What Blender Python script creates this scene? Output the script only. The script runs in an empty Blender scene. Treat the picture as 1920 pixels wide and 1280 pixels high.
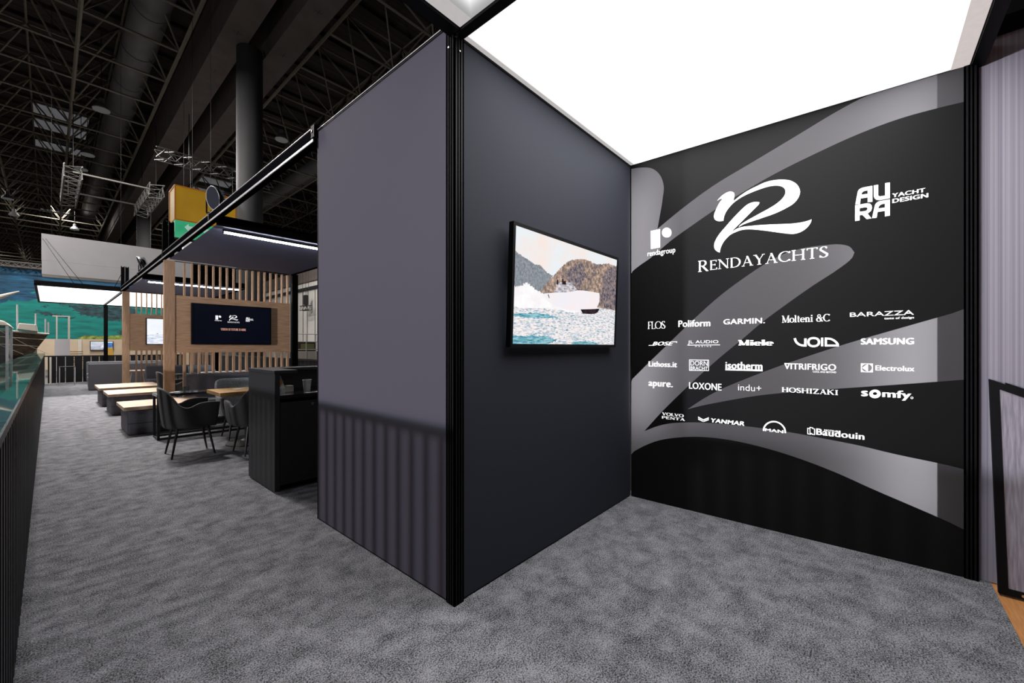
import bpy, bmesh, math, random
from mathutils import Vector, Matrix
from mathutils.geometry import delaunay_2d_cdt, tessellate_polygon
random.seed(7)
SC = bpy.context.scene
COL = SC.collection

# ------------------------------------------------------------------ camera
F, H, T, CY = 763.6, 1.355, math.radians(48.69), 650.0
cam_data = bpy.data.cameras.new('camera')
cam_data.sensor_width = 36.0
cam_data.lens = 36.0 * F / 1920.0
cam_data.shift_y = (CY - 640.0) / 1920.0
cam_data.clip_start = 0.02
cam_data.clip_end = 300
cam = bpy.data.objects.new('camera', cam_data)
cam.location = (0, 0, H)
cam.rotation_euler = (math.radians(90), 0, -T)
COL.objects.link(cam)
SC.camera = cam

# ------------------------------------------------------------------ world, lights, exposure
SC.view_settings.view_transform = 'Standard'
SC.view_settings.look = 'None'
SC.view_settings.exposure = 0.0
SC.view_settings.gamma = 1.0
SC.view_settings.use_curve_mapping = False
world = bpy.data.worlds.new('hall_air')
SC.world = world
world.use_nodes = True
world.node_tree.nodes['Background'].inputs[0].default_value = (0.9, 0.85, 0.85, 1)
world.node_tree.nodes['Background'].inputs[1].default_value = 0.004


def area(name, loc, direction, sx, sy, power, col=(1, 1, 1), spread=180):
    l = bpy.data.lights.new(name, 'AREA')
    l.shape = 'RECTANGLE'
    l.size, l.size_y = sx, sy
    l.energy = power
    l.color = col
    l.spread = math.radians(spread)
    o = bpy.data.objects.new(name, l)
    o.location = loc
    o.rotation_euler = Vector(direction).to_track_quat('-Z', 'Y').to_euler()
    COL.objects.link(o)
    return o


# lamps of the hall roof shine straight down on the far half of the hall
for hx, hy, hz, pw in ((-6, 28, 14.6, 2200), (2, 33, 14.6, 2600), (10, 45, 14.6, 1600), (-3, 46, 14.6, 1200), (13, 42, 14.6, 800), (-8, 14, 14.6, 300), (-2, 21, 14.6, 1100), (-7, 66, 17.9, 700), (1, 72, 17.9, 700), (12, 66, 17.9, 600), (-8, 105, 17.9, 1500), (4, 110, 17.9, 1200)):
    area('hall_light', (hx, hy, hz), (0, 0, -1), 2.0, 2.0, pw, (1.0, 0.95, 0.9))
area('hall_light', (0.3, 14.5, 14.6), (0, 0, -1), 1.5, 1.5, 1250, (1.0, 0.96, 0.93), 95)
# bright stand across the aisle on the left, and its warm neighbour
area('neighbour_stand_light', (-8.0, 3.7, 2.2), (1, -0.15, -0.12), 0.24, 0.24, 900, (0.9, 0.92, 1.0))
area('neighbour_stand_glow', (-7.0, 4.6, 3.0), (1, -0.2, -0.15), 3.0, 1.2, 30, (0.92, 0.9, 1.0))
area('neighbour_stand_warm', (-7.0, 4.9, 1.9), (1, -0.22, -0.1), 0.25, 0.25, 120, (1.0, 0.72, 0.55))
area('added_light_behind_sheet', (5.2, -2.0, 2.2), (-1, 0.0, 0), 2.5, 3.0, 7, (0.95, 0.93, 1.0))  # unseen lamp added to shine through the fluted plastic wall
# hall light leaking in behind the printed fabric wall, beside its two edge profiles
area('hall_light_behind_fabric', (3.86, -0.20, 1.55), (-1, 0.0, 0), 0.14, 2.7, 7, (0.95, 0.95, 1.0))
area('hall_light_behind_fabric', (3.80, 1.55, 1.75), (-1, 0.0, 0), 0.14, 2.2, 5, (0.95, 0.93, 1.0))
area('hall_light_behind_fabric', (4.5, 0.55, 1.5), (-1, 0.0, 0), 1.2, 2.6, 1.2, (1.0, 0.95, 0.95))


# ------------------------------------------------------------------ helpers
def ray(px, py):
    a, b = (px - 960) / F, (CY - py) / F
    c, s = math.cos(T), math.sin(T)
    return Vector((a * c + s, -a * s + c, b))


EYE = Vector((0, 0, H))


def hit(px, py, p, n):
    d = ray(px, py)
    return EYE + d * ((Vector(p) - EYE).dot(Vector(n)) / d.dot(Vector(n)))


def smooth(pts, n=6, closed=True, corner=50):
    """Catmull-Rom through pts, sharp vertices stay sharp"""
    P = [Vector(p) for p in pts]
    N = len(P)
    out = []
    segs = N if closed else N - 1

    def tang(i, side):
        if not closed and (i == 0 or i == N - 1):
            j = 1 if i == 0 else N - 2
            return (P[j] - P[i]) * (1 if i == 0 else -1)
        a, b, c = P[(i - 1) % N], P[i], P[(i + 1) % N]
        u, v = b - a, c - b
        if u.length < 1e-9 or v.length < 1e-9:
            return v
        if math.degrees(u.angle(v)) > corner:
            return v if side == 1 else u
        t = (u.normalized() + v.normalized())
        if t.length < 1e-9:
            return v
        return t.normalized() * (v.length if side == 1 else u.length)

    for i in range(segs):
        p0, p1 = P[i], P[(i + 1) % N]
        m0, m1 = tang(i, 1), tang((i + 1) % N, 0)
        for k in range(n):
            t = k / n
            out.append(p0 * (2 * t**3 - 3 * t * t + 1) + m0 * (t**3 - 2 * t * t + t) + p1 * (-2 * t**3 + 3 * t * t) + m1 * (t**3 - t * t))
    if not closed:
        out.append(P[-1])
    return out


def world_of(o):
    m = Matrix.LocRotScale(o.location, o.rotation_euler, o.scale)
    return world_of(o.parent) @ m if o.parent else m


class MB:
    def __init__(self):
        self.v, self.f, self.m = [], [], []
        self.mi = 0

    def add(self, vs, fs):
        b = len(self.v)
        self.v += [tuple(x) for x in vs]
        for f in fs:
            self.f.append([b + i for i in f])
            self.m.append(self.mi)
        return self

    def box(self, x0, x1, y0, y1, z0, z1):
        vs = [(x, y, z) for x in (x0, x1) for y in (y0, y1) for z in (z0, z1)]
        return self.add(vs, [(0, 1, 3, 2), (4, 6, 7, 5), (0, 4, 5, 1), (2, 3, 7, 6), (0, 2, 6, 4), (1, 5, 7, 3)])

    def obox(self, c, ax, ay, az):
        c, ax, ay, az = Vector(c), Vector(ax), Vector(ay), Vector(az)
        vs = [c + ax * i + ay * j + az * k for i in (-1, 1) for j in (-1, 1) for k in (-1, 1)]
        return self.add(vs, [(0, 1, 3, 2), (4, 6, 7, 5), (0, 4, 5, 1), (2, 3, 7, 6), (0, 2, 6, 4), (1, 5, 7, 3)])

    def tube(self, p0, p1, r0, r1=None, n=10, cap=True):
        p0, p1 = Vector(p0), Vector(p1)
        r1 = r0 if r1 is None else r1
        d = (p1 - p0).normalized()
        a = d.orthogonal().normalized()
        b = d.cross(a)
        vs = []
        for k in range(n):
            w = a * math.cos(2 * math.pi * k / n) + b * math.sin(2 * math.pi * k / n)
            vs += [p0 + w * r0, p1 + w * r1]
        fs = [(2 * k, 2 * ((k + 1) % n), 2 * ((k + 1) % n) + 1, 2 * k + 1) for k in range(n)]
        if cap:
            fs += [[2 * k for k in range(n)][::-1], [2 * k + 1 for k in range(n)]]
        return self.add(vs, fs)

    def path(self, pts, r, n=8):
        for a, b in zip(pts[:-1], pts[1:]):
            self.tube(a, b, r, r, n)
        return self

    def lathe(self, prof, c=(0, 0, 0), n=24):
        vs = []
        for (r, z) in prof:
            for k in range(n):
                t = 2 * math.pi * k / n
                vs.append((c[0] + r * math.cos(t), c[1] + r * math.sin(t), c[2] + z))
        fs = []
        for i in range(len(prof) - 1):
            for k in range(n):
                fs.append((i * n + k, i * n + (k + 1) % n, (i + 1) * n + (k + 1) % n, (i + 1) * n + k))
        fs.append([k for k in range(n)][::-1])
        fs.append([(len(prof) - 1) * n + k for k in range(n)])
        return self.add(vs, fs)

    def prism(self, poly, to3d, d0, d1):
        n = len(poly)
        vs = [to3d(p[0], p[1], d0) for p in poly] + [to3d(p[0], p[1], d1) for p in poly]
        fs = [list(range(n))[::-1], list(range(n, 2 * n))]
        fs += [(i, (i + 1) % n, n + (i + 1) % n, n + i) for i in range(n)]
        return self.add(vs, fs)

    def flat(self, loops, to3d):
        """filled outline with holes"""
        L = [[Vector((p[0], p[1], 0)) for p in lp] for lp in loops]
        tri = tessellate_polygon(L)
        allp = [p for lp in L for p in lp]
        return self.add([to3d(p.x, p.y) for p in allp], tri)

    def build(self, name, mats, parent=None, bevel=0, seg=2, smooth_=False, subsurf=0, local=False):
        me = bpy.data.meshes.new(name)
        vs = self.v
        if parent is not None and not local:
            inv = world_of(parent).inverted()
            vs = [tuple(inv @ Vector(p)) for p in vs]
        me.from_pydata(vs, [], self.f)
        if not isinstance(mats, (list, tuple)):
            mats = [mats]
        for m in mats:
            me.materials.append(m)
        for p, k in zip(me.polygons, self.m):
            p.material_index = min(k, len(mats) - 1)
        bm = bmesh.new()
        bm.from_mesh(me)
        bmesh.ops.recalc_face_normals(bm, faces=bm.faces)
        bm.to_mesh(me)
        bm.free()
        if smooth_:
            for p in me.polygons:
                p.use_smooth = True
        o = bpy.data.objects.new(name, me)
        COL.objects.link(o)
        if parent is not None:
            o.parent = parent
        if bevel:
            b = o.modifiers.new('bevel', 'BEVEL')
            b.width, b.segments, b.limit_method = bevel, seg, 'ANGLE'
            b.harden_normals = False
        if subsurf:
            s = o.modifiers.new('sub', 'SUBSURF')
            s.levels = s.render_levels = subsurf
        return o


def tag(o, label=None, cat=None, group=None, kind=None):
    if label:
        o['label'] = label
    if cat:
        o['category'] = cat
    if group:
        o['group'] = group
    if kind:
        o['kind'] = kind
    return o


def thing(name, label, cat, loc=(0, 0, 0), rz=0, group=None):
    o = bpy.data.objects.new(name, None)
    o.empty_display_size = 0.1
    COL.objects.link(o)
    o.location = loc
    o.rotation_euler = (0, 0, rz)
    return tag(o, label, cat, group)


def struct(name, label=None, loc=None):
    o = bpy.data.objects.new(name, None)
    COL.objects.link(o)
    if loc:
        o.location = loc
    return tag(o, label, None, None, 'structure')


def dup(root, loc, rz, label=None, group=None):
    r = root.copy()
    COL.objects.link(r)
    r.location = loc
    r.rotation_euler = (0, 0, rz)
    if label:
        r['label'] = label
    if group:
        r['group'] = group
    for ch in list(root.children):
        c = ch.copy()
        COL.objects.link(c)
        c.parent = r
        for g in ch.children:
            d = g.copy()
            COL.objects.link(d)
            d.parent = c
    return r


def inside(p, poly):
    x, y = p
    r = False
    n = len(poly)
    j = n - 1
    for i in range(n):
        xi, yi = poly[i][0], poly[i][1]
        xj, yj = poly[j][0], poly[j][1]
        if (yi > y) != (yj > y) and x < (xj - xi) * (y - yi) / (yj - yi) + xi:
            r = not r
        j = i
    return r


def region_mesh(rect, regions, to3d):
    """flat picture: rect split by outlines; each face takes the material of the last outline that holds it"""
    x0, x1, y0, y1 = rect
    vs = [Vector((x0, y0)), Vector((x1, y0)), Vector((x1, y1)), Vector((x0, y1))]
    es = [(0, 1), (1, 2), (2, 3), (3, 0)]
    for poly, mi in regions:
        b = len(vs)
        n = len(poly)
        vs += [Vector((min(max(p[0], x0), x1), min(max(p[1], y0), y1))) for p in poly]
        es += [(b + i, b + (i + 1) % n) for i in range(n)]
    ov, oe, of, *_ = delaunay_2d_cdt(vs, es, [], 0, 1e-5)
    mb = MB()
    mb.add([to3d(p.x, p.y) for p in ov], [])
    for f in of:
        c = sum((ov[i] for i in f), Vector((0, 0))) / len(f)
        mi = 0
        for poly, k in regions:
            if inside(c, poly):
                mi = k
        mb.f.append(list(f))
        mb.m.append(mi)
    return mb


# ------------------------------------------------------------------ materials
def mat(name, col, rough=0.6, metal=0.0, spec=0.5, var=0.12, scale=30.0, bump=0.0, bscale=None, emit=0.0, stretch=(1, 1, 1), detail=3.0, sheen=0.0, emit_col=None):
    m = bpy.data.materials.new(name)
    m.use_nodes = True
    nt = m.node_tree
    b = nt.nodes['Principled BSDF']
    tc = nt.nodes.new('ShaderNodeTexCoord')
    mp = nt.nodes.new('ShaderNodeMapping')
    mp.inputs['Scale'].default_value = stretch
    nt.links.new(tc.outputs['Object'], mp.inputs['Vector'])
    nz = nt.nodes.new('ShaderNodeTexNoise')
    nz.inputs['Scale'].default_value = scale
    nz.inputs['Detail'].default_value = detail
    nt.links.new(mp.outputs['Vector'], nz.inputs['Vector'])
    rp = nt.nodes.new('ShaderNodeValToRGB')
    rp.color_ramp.elements[0].position = 0.3
    rp.color_ramp.elements[1].position = 0.7
    rp.color_ramp.elements[0].color = tuple(c * (1 - var) for c in col) + (1,)
    rp.color_ramp.elements[1].color = tuple(min(1, c * (1 + var)) for c in col) + (1,)
    nt.links.new(nz.outputs['Fac'], rp.inputs['Fac'])
    nt.links.new(rp.outputs['Color'], b.inputs['Base Color'])
    b.inputs['Roughness'].default_value = rough
    b.inputs['Metallic'].default_value = metal
    b.inputs['Specular IOR Level'].default_value = spec
    if sheen:
        b.inputs['Sheen Weight'].default_value = sheen
        b.inputs['Sheen Roughness'].default_value = 0.5
    if emit:
        nt.links.new(rp.outputs['Color'], b.inputs['Emission Color'])
        b.inputs['Emission Strength'].default_value = emit
        b.inputs['Base Color'].default_value = (0, 0, 0, 1)
        nt.links.remove(b.inputs['Base Color'].links[0])
        b.inputs['Base Color'].default_value = (0.01, 0.01, 0.01, 1)
    if bump:
        n2 = nz
        if bscale:
            n2 = nt.nodes.new('ShaderNodeTexNoise')
            n2.inputs['Scale'].default_value = bscale
            nt.links.new(mp.outputs['Vector'], n2.inputs['Vector'])
        bp = nt.nodes.new('ShaderNodeBump')
        bp.inputs['Strength'].default_value = bump
        bp.inputs['Distance'].default_value = 0.01
        nt.links.new(n2.outputs['Fac'], bp.inputs['Height'])
        nt.links.new(bp.outputs['Normal'], b.inputs['Normal'])
    return m


def carpet_material(name, dark, light, patch=0.5):
    m = bpy.data.materials.new(name)
    m.use_nodes = True
    nt = m.node_tree
    b = nt.nodes['Principled BSDF']
    tc = nt.nodes.new('ShaderNodeTexCoord')
    fine = nt.nodes.new('ShaderNodeTexNoise')
    fine.inputs['Scale'].default_value = 150
    fine.inputs['Detail'].default_value = 3.5
    fine.inputs['Roughness'].default_value = 0.65
    big = nt.nodes.new('ShaderNodeTexNoise')
    big.inputs['Scale'].default_value = 7
    big.inputs['Detail'].default_value = 9
    big.inputs['Roughness'].default_value = 0.72
    for n in (fine, big):
        nt.links.new(tc.outputs['Object'], n.inputs['Vector'])
    mx = nt.nodes.new('ShaderNodeMath')
    mx.operation = 'MULTIPLY_ADD'
    nt.links.new(big.outputs['Fac'], mx.inputs[0])
    mx.inputs[1].default_value = patch
    nt.links.new(fine.outputs['Fac'], mx.inputs[2])
    sb = nt.nodes.new('ShaderNodeMath')
    sb.operation = 'SUBTRACT'
    nt.links.new(mx.outputs[0], sb.inputs[0])
    sb.inputs[1].default_value = patch * 0.5
    rp = nt.nodes.new('ShaderNodeValToRGB')
    rp.color_ramp.elements[0].position = 0.38
    rp.color_ramp.elements[1].position = 0.62
    rp.color_ramp.elements[0].color = tuple(dark) + (1,)
    rp.color_ramp.elements[1].color = tuple(light) + (1,)
    nt.links.new(sb.outputs[0], rp.inputs['Fac'])
    nt.links.new(rp.outputs['Color'], b.inputs['Base Color'])
    b.inputs['Roughness'].default_value = 0.95
    b.inputs['Specular IOR Level'].default_value = 0.1
    bp = nt.nodes.new('ShaderNodeBump')
    bp.inputs['Strength'].default_value = 0.35
    bp.inputs['Distance'].default_value = 0.004
    nt.links.new(fine.outputs['Fac'], bp.inputs['Height'])
    nt.links.new(bp.outputs['Normal'], b.inputs['Normal'])
    return m


def wood_material(name, a, c, along=(1, 12, 12), scale=6, rough=0.5):
    m = bpy.data.materials.new(name)
    m.use_nodes = True
    nt = m.node_tree
    b = nt.nodes['Principled BSDF']
    tc = nt.nodes.new('ShaderNodeTexCoord')
    mp = nt.nodes.new('ShaderNodeMapping')
    mp.inputs['Scale'].default_value = along
    nt.links.new(tc.outputs['Object'], mp.inputs['Vector'])
    nz = nt.nodes.new('ShaderNodeTexNoise')
    nz.inputs['Scale'].default_value = scale
    nz.inputs['Detail'].default_value = 6
    nz.inputs['Distortion'].default_value = 0.6
    nt.links.new(mp.outputs['Vector'], nz.inputs['Vector'])
    rp = nt.nodes.new('ShaderNodeValToRGB')
    rp.color_ramp.elements[0].position = 0.32
    rp.color_ramp.elements[1].position = 0.68
    rp.color_ramp.elements[0].color = tuple(a) + (1,)
    rp.color_ramp.elements[1].color = tuple(c) + (1,)
    nt.links.new(nz.outputs['Fac'], rp.inputs['Fac'])
    nt.links.new(rp.outputs['Color'], b.inputs['Base Color'])
    b.inputs['Roughness'].default_value = rough
    return m


def lightbox_material(name, strength, col=(1, 1, 1), soft=0.08, edge=0.55):
    """back-lit stretched fabric: the lamps inside stop short of the rim"""
    m = bpy.data.materials.new(name)
    m.use_nodes = True
    nt = m.node_tree
    nt.nodes.remove(nt.nodes['Principled BSDF'])
    out = nt.nodes['Material Output']
    em = nt.nodes.new('ShaderNodeEmission')
    em.inputs['Color'].default_value = tuple(col) + (1,)
    tc = nt.nodes.new('ShaderNodeTexCoord')
    sp = nt.nodes.new('ShaderNodeSeparateXYZ')
    nt.links.new(tc.outputs['Generated'], sp.inputs[0])
    prev = None
    for ax in ('X', 'Y'):
        a = nt.nodes.new('ShaderNodeMath')
        a.operation = 'PINGPONG'
        nt.links.new(sp.outputs[ax], a.inputs[0])
        a.inputs[1].default_value = 0.5
        r = nt.nodes.new('ShaderNodeMapRange')
        r.interpolation_type = 'SMOOTHSTEP'
        r.inputs['From Max'].default_value = soft
        r.inputs['To Min'].default_value = edge
        nt.links.new(a.outputs[0], r.inputs['Value'])
        if prev is None:
            prev = r
        else:
            mu = nt.nodes.new('ShaderNodeMath')
            mu.operation = 'MINIMUM'
            nt.links.new(prev.outputs[0], mu.inputs[0])
            nt.links.new(r.outputs[0], mu.inputs[1])
            prev = mu
    st = nt.nodes.new('ShaderNodeMath')
    st.operation = 'MULTIPLY'
    st.inputs[1].default_value = strength
    nt.links.new(prev.outputs[0], st.inputs[0])
    nt.links.new(st.outputs[0], em.inputs['Strength'])
    nt.links.new(em.outputs[0], out.inputs['Surface'])
    return m


def fabric_translucent(name, col, trans, tcol, rough=0.7):
    """thin printed fabric that lets some light through from behind"""
    m = mat(name, col, rough=rough, var=0.05, scale=400, spec=0.25)
    nt = m.node_tree
    b = nt.nodes['Principled BSDF']
    out = nt.nodes['Material Output']
    tr = nt.nodes.new('ShaderNodeBsdfTranslucent')
    tr.inputs['Color'].default_value = tuple(tcol) + (1,)
    mx = nt.nodes.new('ShaderNodeMixShader')
    mx.inputs[0].default_value = trans
    nt.links.new(b.outputs[0], mx.inputs[1])
    nt.links.new(tr.outputs[0], mx.inputs[2])
    nt.links.new(mx.outputs[0], out.inputs['Surface'])
    return m


def streak_material(name):
    """twin-wall plastic sheet with fine upright flutes"""
    m = bpy.data.materials.new(name)
    m.use_nodes = True
    nt = m.node_tree
    b = nt.nodes['Principled BSDF']
    out = nt.nodes['Material Output']
    tc = nt.nodes.new('ShaderNodeTexCoord')
    mp = nt.nodes.new('ShaderNodeMapping')
    mp.inputs['Scale'].default_value = (110, 110, 0.12)
    nt.links.new(tc.outputs['Object'], mp.inputs['Vector'])
    nz = nt.nodes.new('ShaderNodeTexNoise')
    nz.inputs['Scale'].default_value = 1.0
    nz.inputs['Detail'].default_value = 4
    nt.links.new(mp.outputs['Vector'], nz.inputs['Vector'])
    rp = nt.nodes.new('ShaderNodeValToRGB')
    rp.color_ramp.elements[0].position = 0.25
    rp.color_ramp.elements[1].position = 0.75
    rp.color_ramp.elements[0].color = (0.23, 0.212, 0.27, 1)
    rp.color_ramp.elements[1].color = (0.50, 0.47, 0.54, 1)
    nt.links.new(nz.outputs['Fac'], rp.inputs['Fac'])
    nt.links.new(rp.outputs['Color'], b.inputs['Base Color'])
    b.inputs['Roughness'].default_value = 0.45
    tr = nt.nodes.new('ShaderNodeBsdfTranslucent')
    nt.links.new(rp.outputs['Color'], tr.inputs['Color'])
    mx = nt.nodes.new('ShaderNodeMixShader')
    mx.inputs[0].default_value = 0.35
    nt.links.new(b.outputs[0], mx.inputs[1])
    nt.links.new(tr.outputs[0], mx.inputs[2])
    nt.links.new(mx.outputs[0], out.inputs['Surface'])
    return m


def glass_material(name, col=(0.75, 0.9, 0.88), rough=0.03, mix=0.35):
    m = bpy.data.materials.new(name)
    m.use_nodes = True
    nt = m.node_tree
    b = nt.nodes['Principled BSDF']
    out = nt.nodes['Material Output']
    b.inputs['Base Color'].default_value = tuple(c * 0.15 for c in col) + (1,)
    b.inputs['Roughness'].default_value = rough
    b.inputs['Specular IOR Level'].default_value = 0.35
    tr = nt.nodes.new('ShaderNodeBsdfTransparent')
    tr.inputs['Color'].default_value = tuple(col) + (1,)
    nz = nt.nodes.new('ShaderNodeTexNoise')
    nz.inputs['Scale'].default_value = 3
    mr = nt.nodes.new('ShaderNodeMapRange')
    mr.inputs['To Min'].default_value = mix
    mr.inputs['To Max'].default_value = mix + 0.08
    nt.links.new(nz.outputs['Fac'], mr.inputs['Value'])
    mx = nt.nodes.new('ShaderNodeMixShader')
    nt.links.new(mr.outputs[0], mx.inputs[0])
    nt.links.new(tr.outputs[0], mx.inputs[1])
    nt.links.new(b.outputs[0], mx.inputs[2])
    nt.links.new(mx.outputs[0], out.inputs['Surface'])
    return m


def emissive_print(name, col, glow):
    """unprinted white fabric of the wall: emission stands in for light from behind"""
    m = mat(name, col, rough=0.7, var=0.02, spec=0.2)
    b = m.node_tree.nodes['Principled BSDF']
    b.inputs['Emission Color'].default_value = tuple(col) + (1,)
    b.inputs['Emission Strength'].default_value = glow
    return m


M = {}
M['carpet'] = carpet_material('grey_carpet', (0.022, 0.022, 0.025), (0.30, 0.30, 0.322), 0.44)
M['hallfloor'] = mat('hall_floor', (0.05, 0.046, 0.042), 0.6, var=0.2, scale=2)
M['oakfloor'] = wood_material('oak_laminate', (0.42, 0.17, 0.055), (0.62, 0.29, 0.10), (2.5, 50, 1), 4, 0.4)
M['violet'] = mat('violet_grey_fabric', (0.064, 0.059, 0.078), 0.8, var=0.06, scale=300, bump=0.05, spec=0.2)
M['navy'] = mat('navy_fabric', (0.0175, 0.0195, 0.029), 0.8, var=0.06, scale=300, bump=0.05, spec=0.25)
M['canopy'] = mat('canopy_fabric', (0.11, 0.12, 0.20), 0.7, var=0.08, scale=200, spec=0.3)
M['alu'] = mat('black_anodised_profile', (0.004, 0.004, 0.005), 0.5, metal=0.0, spec=0.09, var=0.2)
M['beam'] = mat('matt_black_beam', (0.004, 0.004, 0.005), 0.9, var=0.2, spec=0.0)
M['alu_edge'] = mat('bright_profile_lip', (0.55, 0.55, 0.57), 0.4, metal=0.6, var=0.05)
M['chrome'] = mat('chrome', (0.8, 0.8, 0.8), 0.15, metal=1.0, var=0.03)
M['printblack'] = mat('black_print', (0.0036, 0.0035, 0.0039), 0.62, var=0.08, scale=300, spec=0.14)
M['swoosh'] = fabric_translucent('grey_print', (0.066, 0.063, 0.069), 0.30, (0.8, 0.78, 0.8))
M['white'] = emissive_print('white_print', (0.9, 0.9, 0.9), 0.48)  # letters brightened by added emission, standing in for light through the fabric
M['box1'] = lightbox_material('ceiling_light_fabric', 7.4, (1, 0.995, 0.985), 0.10, 0.13)
M['box2'] = lightbox_material('ceiling_light_fabric_entrance', 2.3, (1, 0.99, 1.0), 0.10, 0.17)
M['box3'] = lightbox_material('far_ceiling_light_fabric', 3.2, (1, 0.99, 0.97), 0.04, 0.5)
M['rim'] = mat('dim_light_rim', (0.78, 0.74, 0.74), 0.7, var=0.03, emit=0.62)  # dim emission stands in for the light on the fabric rim
M['rimwarm'] = mat('dim_light_rim_warm', (0.86, 0.77, 0.75), 0.7, var=0.03, emit=0.70)  # warm rim, its light likewise put in as emission
M['poly'] = streak_material('fluted_plastic')
M['oak'] = wood_material('oak_veneer_upright', (0.36, 0.215, 0.125), (0.52, 0.33, 0.205), (14, 14, 0.9), 5, 0.55)
M['oakb'] = wood_material('oak_veneer_level', (0.34, 0.20, 0.115), (0.60, 0.38, 0.23), (0.8, 14, 16), 5, 0.55)
M['oaktop'] = wood_material('oak_top', (0.48, 0.34, 0.23), (0.66, 0.49, 0.35), (1.2, 14, 14), 4, 0.5)
M['honey'] = wood_material('honey_oak_top', (0.42, 0.22, 0.075), (0.60, 0.34, 0.13), (1.2, 14, 14), 4, 0.45)
M['tvblack'] = mat('tv_bezel', (0.003, 0.003, 0.0035), 0.5, var=0.1, spec=0.12)
M['black'] = mat('black_lacquer', (0.012, 0.012, 0.014), 0.45, var=0.15, spec=0.4)
M['blackgloss'] = mat('black_gloss', (0.01, 0.01, 0.013), 0.12, var=0.1, spec=0.6)
M['steel'] = mat('black_steel', (0.008, 0.008, 0.009), 0.45, var=0.1)
M['felt'] = mat('dark_grey_upholstery', (0.125, 0.122, 0.138), 0.95, var=0.3, scale=160, bump=0.25, spec=0.15)
M['felt2'] = mat('mid_grey_upholstery', (0.17, 0.17, 0.19), 0.95, var=0.3, scale=160, bump=0.25, spec=0.15)
M['tweed'] = mat('light_grey_tweed', (0.25, 0.265, 0.28), 0.95, var=0.6, scale=110, bump=0.3, spec=0.15)
M['charcoal'] = mat('charcoal_chair_fabric', (0.028, 0.027, 0.028), 0.8, var=0.2, scale=80, sheen=0.08)
M['glasstop'] = glass_material('greenish_glass', (0.62, 0.85, 0.82), 0.02, 0.42)
M['dimmer'] = glass_material('dimming_sheet', (0.62, 0.62, 0.62), 0.9, 0.02)  # half clear, only for the added sheet behind the railing blades
M['glass'] = glass_material('clear_glass', (0.92, 0.97, 0.96), 0.02, 0.18)
M['led'] = mat('led_tube', (1, 1, 1), var=0.0, emit=60)
M['paper'] = mat('white_paper', (0.75, 0.74, 0.72), 0.8, var=0.05)
M['ceramic'] = mat('paper_cup', (0.62, 0.62, 0.62), 0.7, var=0.04)
M['concrete'] = mat('hall_concrete', (0.10, 0.08, 0.073), 0.9, var=0.15, scale=1.2)
M['trussgrey'] = mat('hall_truss_paint', (0.075, 0.072, 0.068), 0.5, var=0.1)
M['column'] = mat('hall_column_paint', (0.10, 0.10, 0.105), 0.7, var=0.08, scale=1)
M['roof'] = mat('hall_roof_deck', (0.035, 0.028, 0.026), 0.9, var=0.5, scale=1.6, stretch=(0.05, 3.2, 1))
M['tube'] = mat('cream_roof_tubes', (0.17, 0.148, 0.115), 0.6, var=0.1)
M['duct'] = mat('grey_duct', (0.13, 0.13, 0.135), 0.6, var=0.15, scale=0.6)
M['hallwhite'] = mat('hall_wall_paint', (0.50, 0.485, 0.46), 0.8, var=0.05, scale=1)
M['banner'] = mat('white_banner_fabric', (0.54, 0.53, 0.56), 0.8, var=0.03, scale=2)
M['rail_blade'] = mat('black_railing_blade', (0.008, 0.008, 0.0095), 0.35, var=0.15, spec=0.35)
M['beige'] = mat('beige_stand_wall', (0.56, 0.45, 0.33), 0.8, var=0.06, scale=2)
M['cream'] = mat('cream_paint', (0.62, 0.58, 0.52), 0.7, var=0.05)
M['hull'] = mat('dark_wood_hull', (0.11, 0.075, 0.05), 0.25, var=0.45, scale=5, stretch=(1, 1, 4))
M['hulldark'] = mat('hull_bottom_paint', (0.022, 0.013, 0.009), 0.5, var=0.2)
M['yellow'] = mat('yellow_sign_face', (0.50, 0.27, 0.012), 0.5, var=0.12, scale=0.8, emit=0.50)
M['orange'] = mat('orange_sign_frame', (0.42, 0.13, 0.01), 0.5, var=0.1, emit=0.45)
M['green'] = mat('green_exit_sign', (0.04, 0.46, 0.22), 0.5, var=0.15, scale=1.5, emit=0.7)
M['palegreen'] = mat('exit_pictogram', (0.45, 0.68, 0.55), 0.5, var=0.05, emit=0.7)
M['red'] = mat('red_sign', (0.35, 0.05, 0.02), 0.6, var=0.1)
M['rattan'] = mat('rattan', (0.20, 0.10, 0.03), 0.7, var=0.3)
M['skylight'] = mat('roof_skylight', (0.55, 0.56, 0.60), 0.6, var=0.2, scale=0.5, emit=0.14)
M['lampglass'] = mat('hall_lamp_shade', (0.6, 0.6, 0.58), 0.5, var=0.05, emit=0.10)
# ------------------------------------------------------------------ floors
X0, YC, ZT = 1.40, 1.63, 3.0            # aisle wall line, booth back wall line, booth height
XR, YR = 3.55, -0.437                    # right end of the printed wall
f = struct('floor', 'grey cut pile carpet laid over the whole stand')
MB().box(-0.16, 3.62, -0.522, 22.6, -0.012, 0).build('carpet', M['carpet'], f)
f = struct('floor_wood', 'strip of orange oak laminate beside the carpet edge')
MB().box(-3, 7, -5, -0.524, -0.03, -0.006).build('laminate', M['oakfloor'], f)
f = struct('floor_hall', 'dark hall floor around the stand')
MB().box(-40, 40, -12, 150, -0.08, -0.035).build('hall_slab', M['hallfloor'], f)

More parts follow.
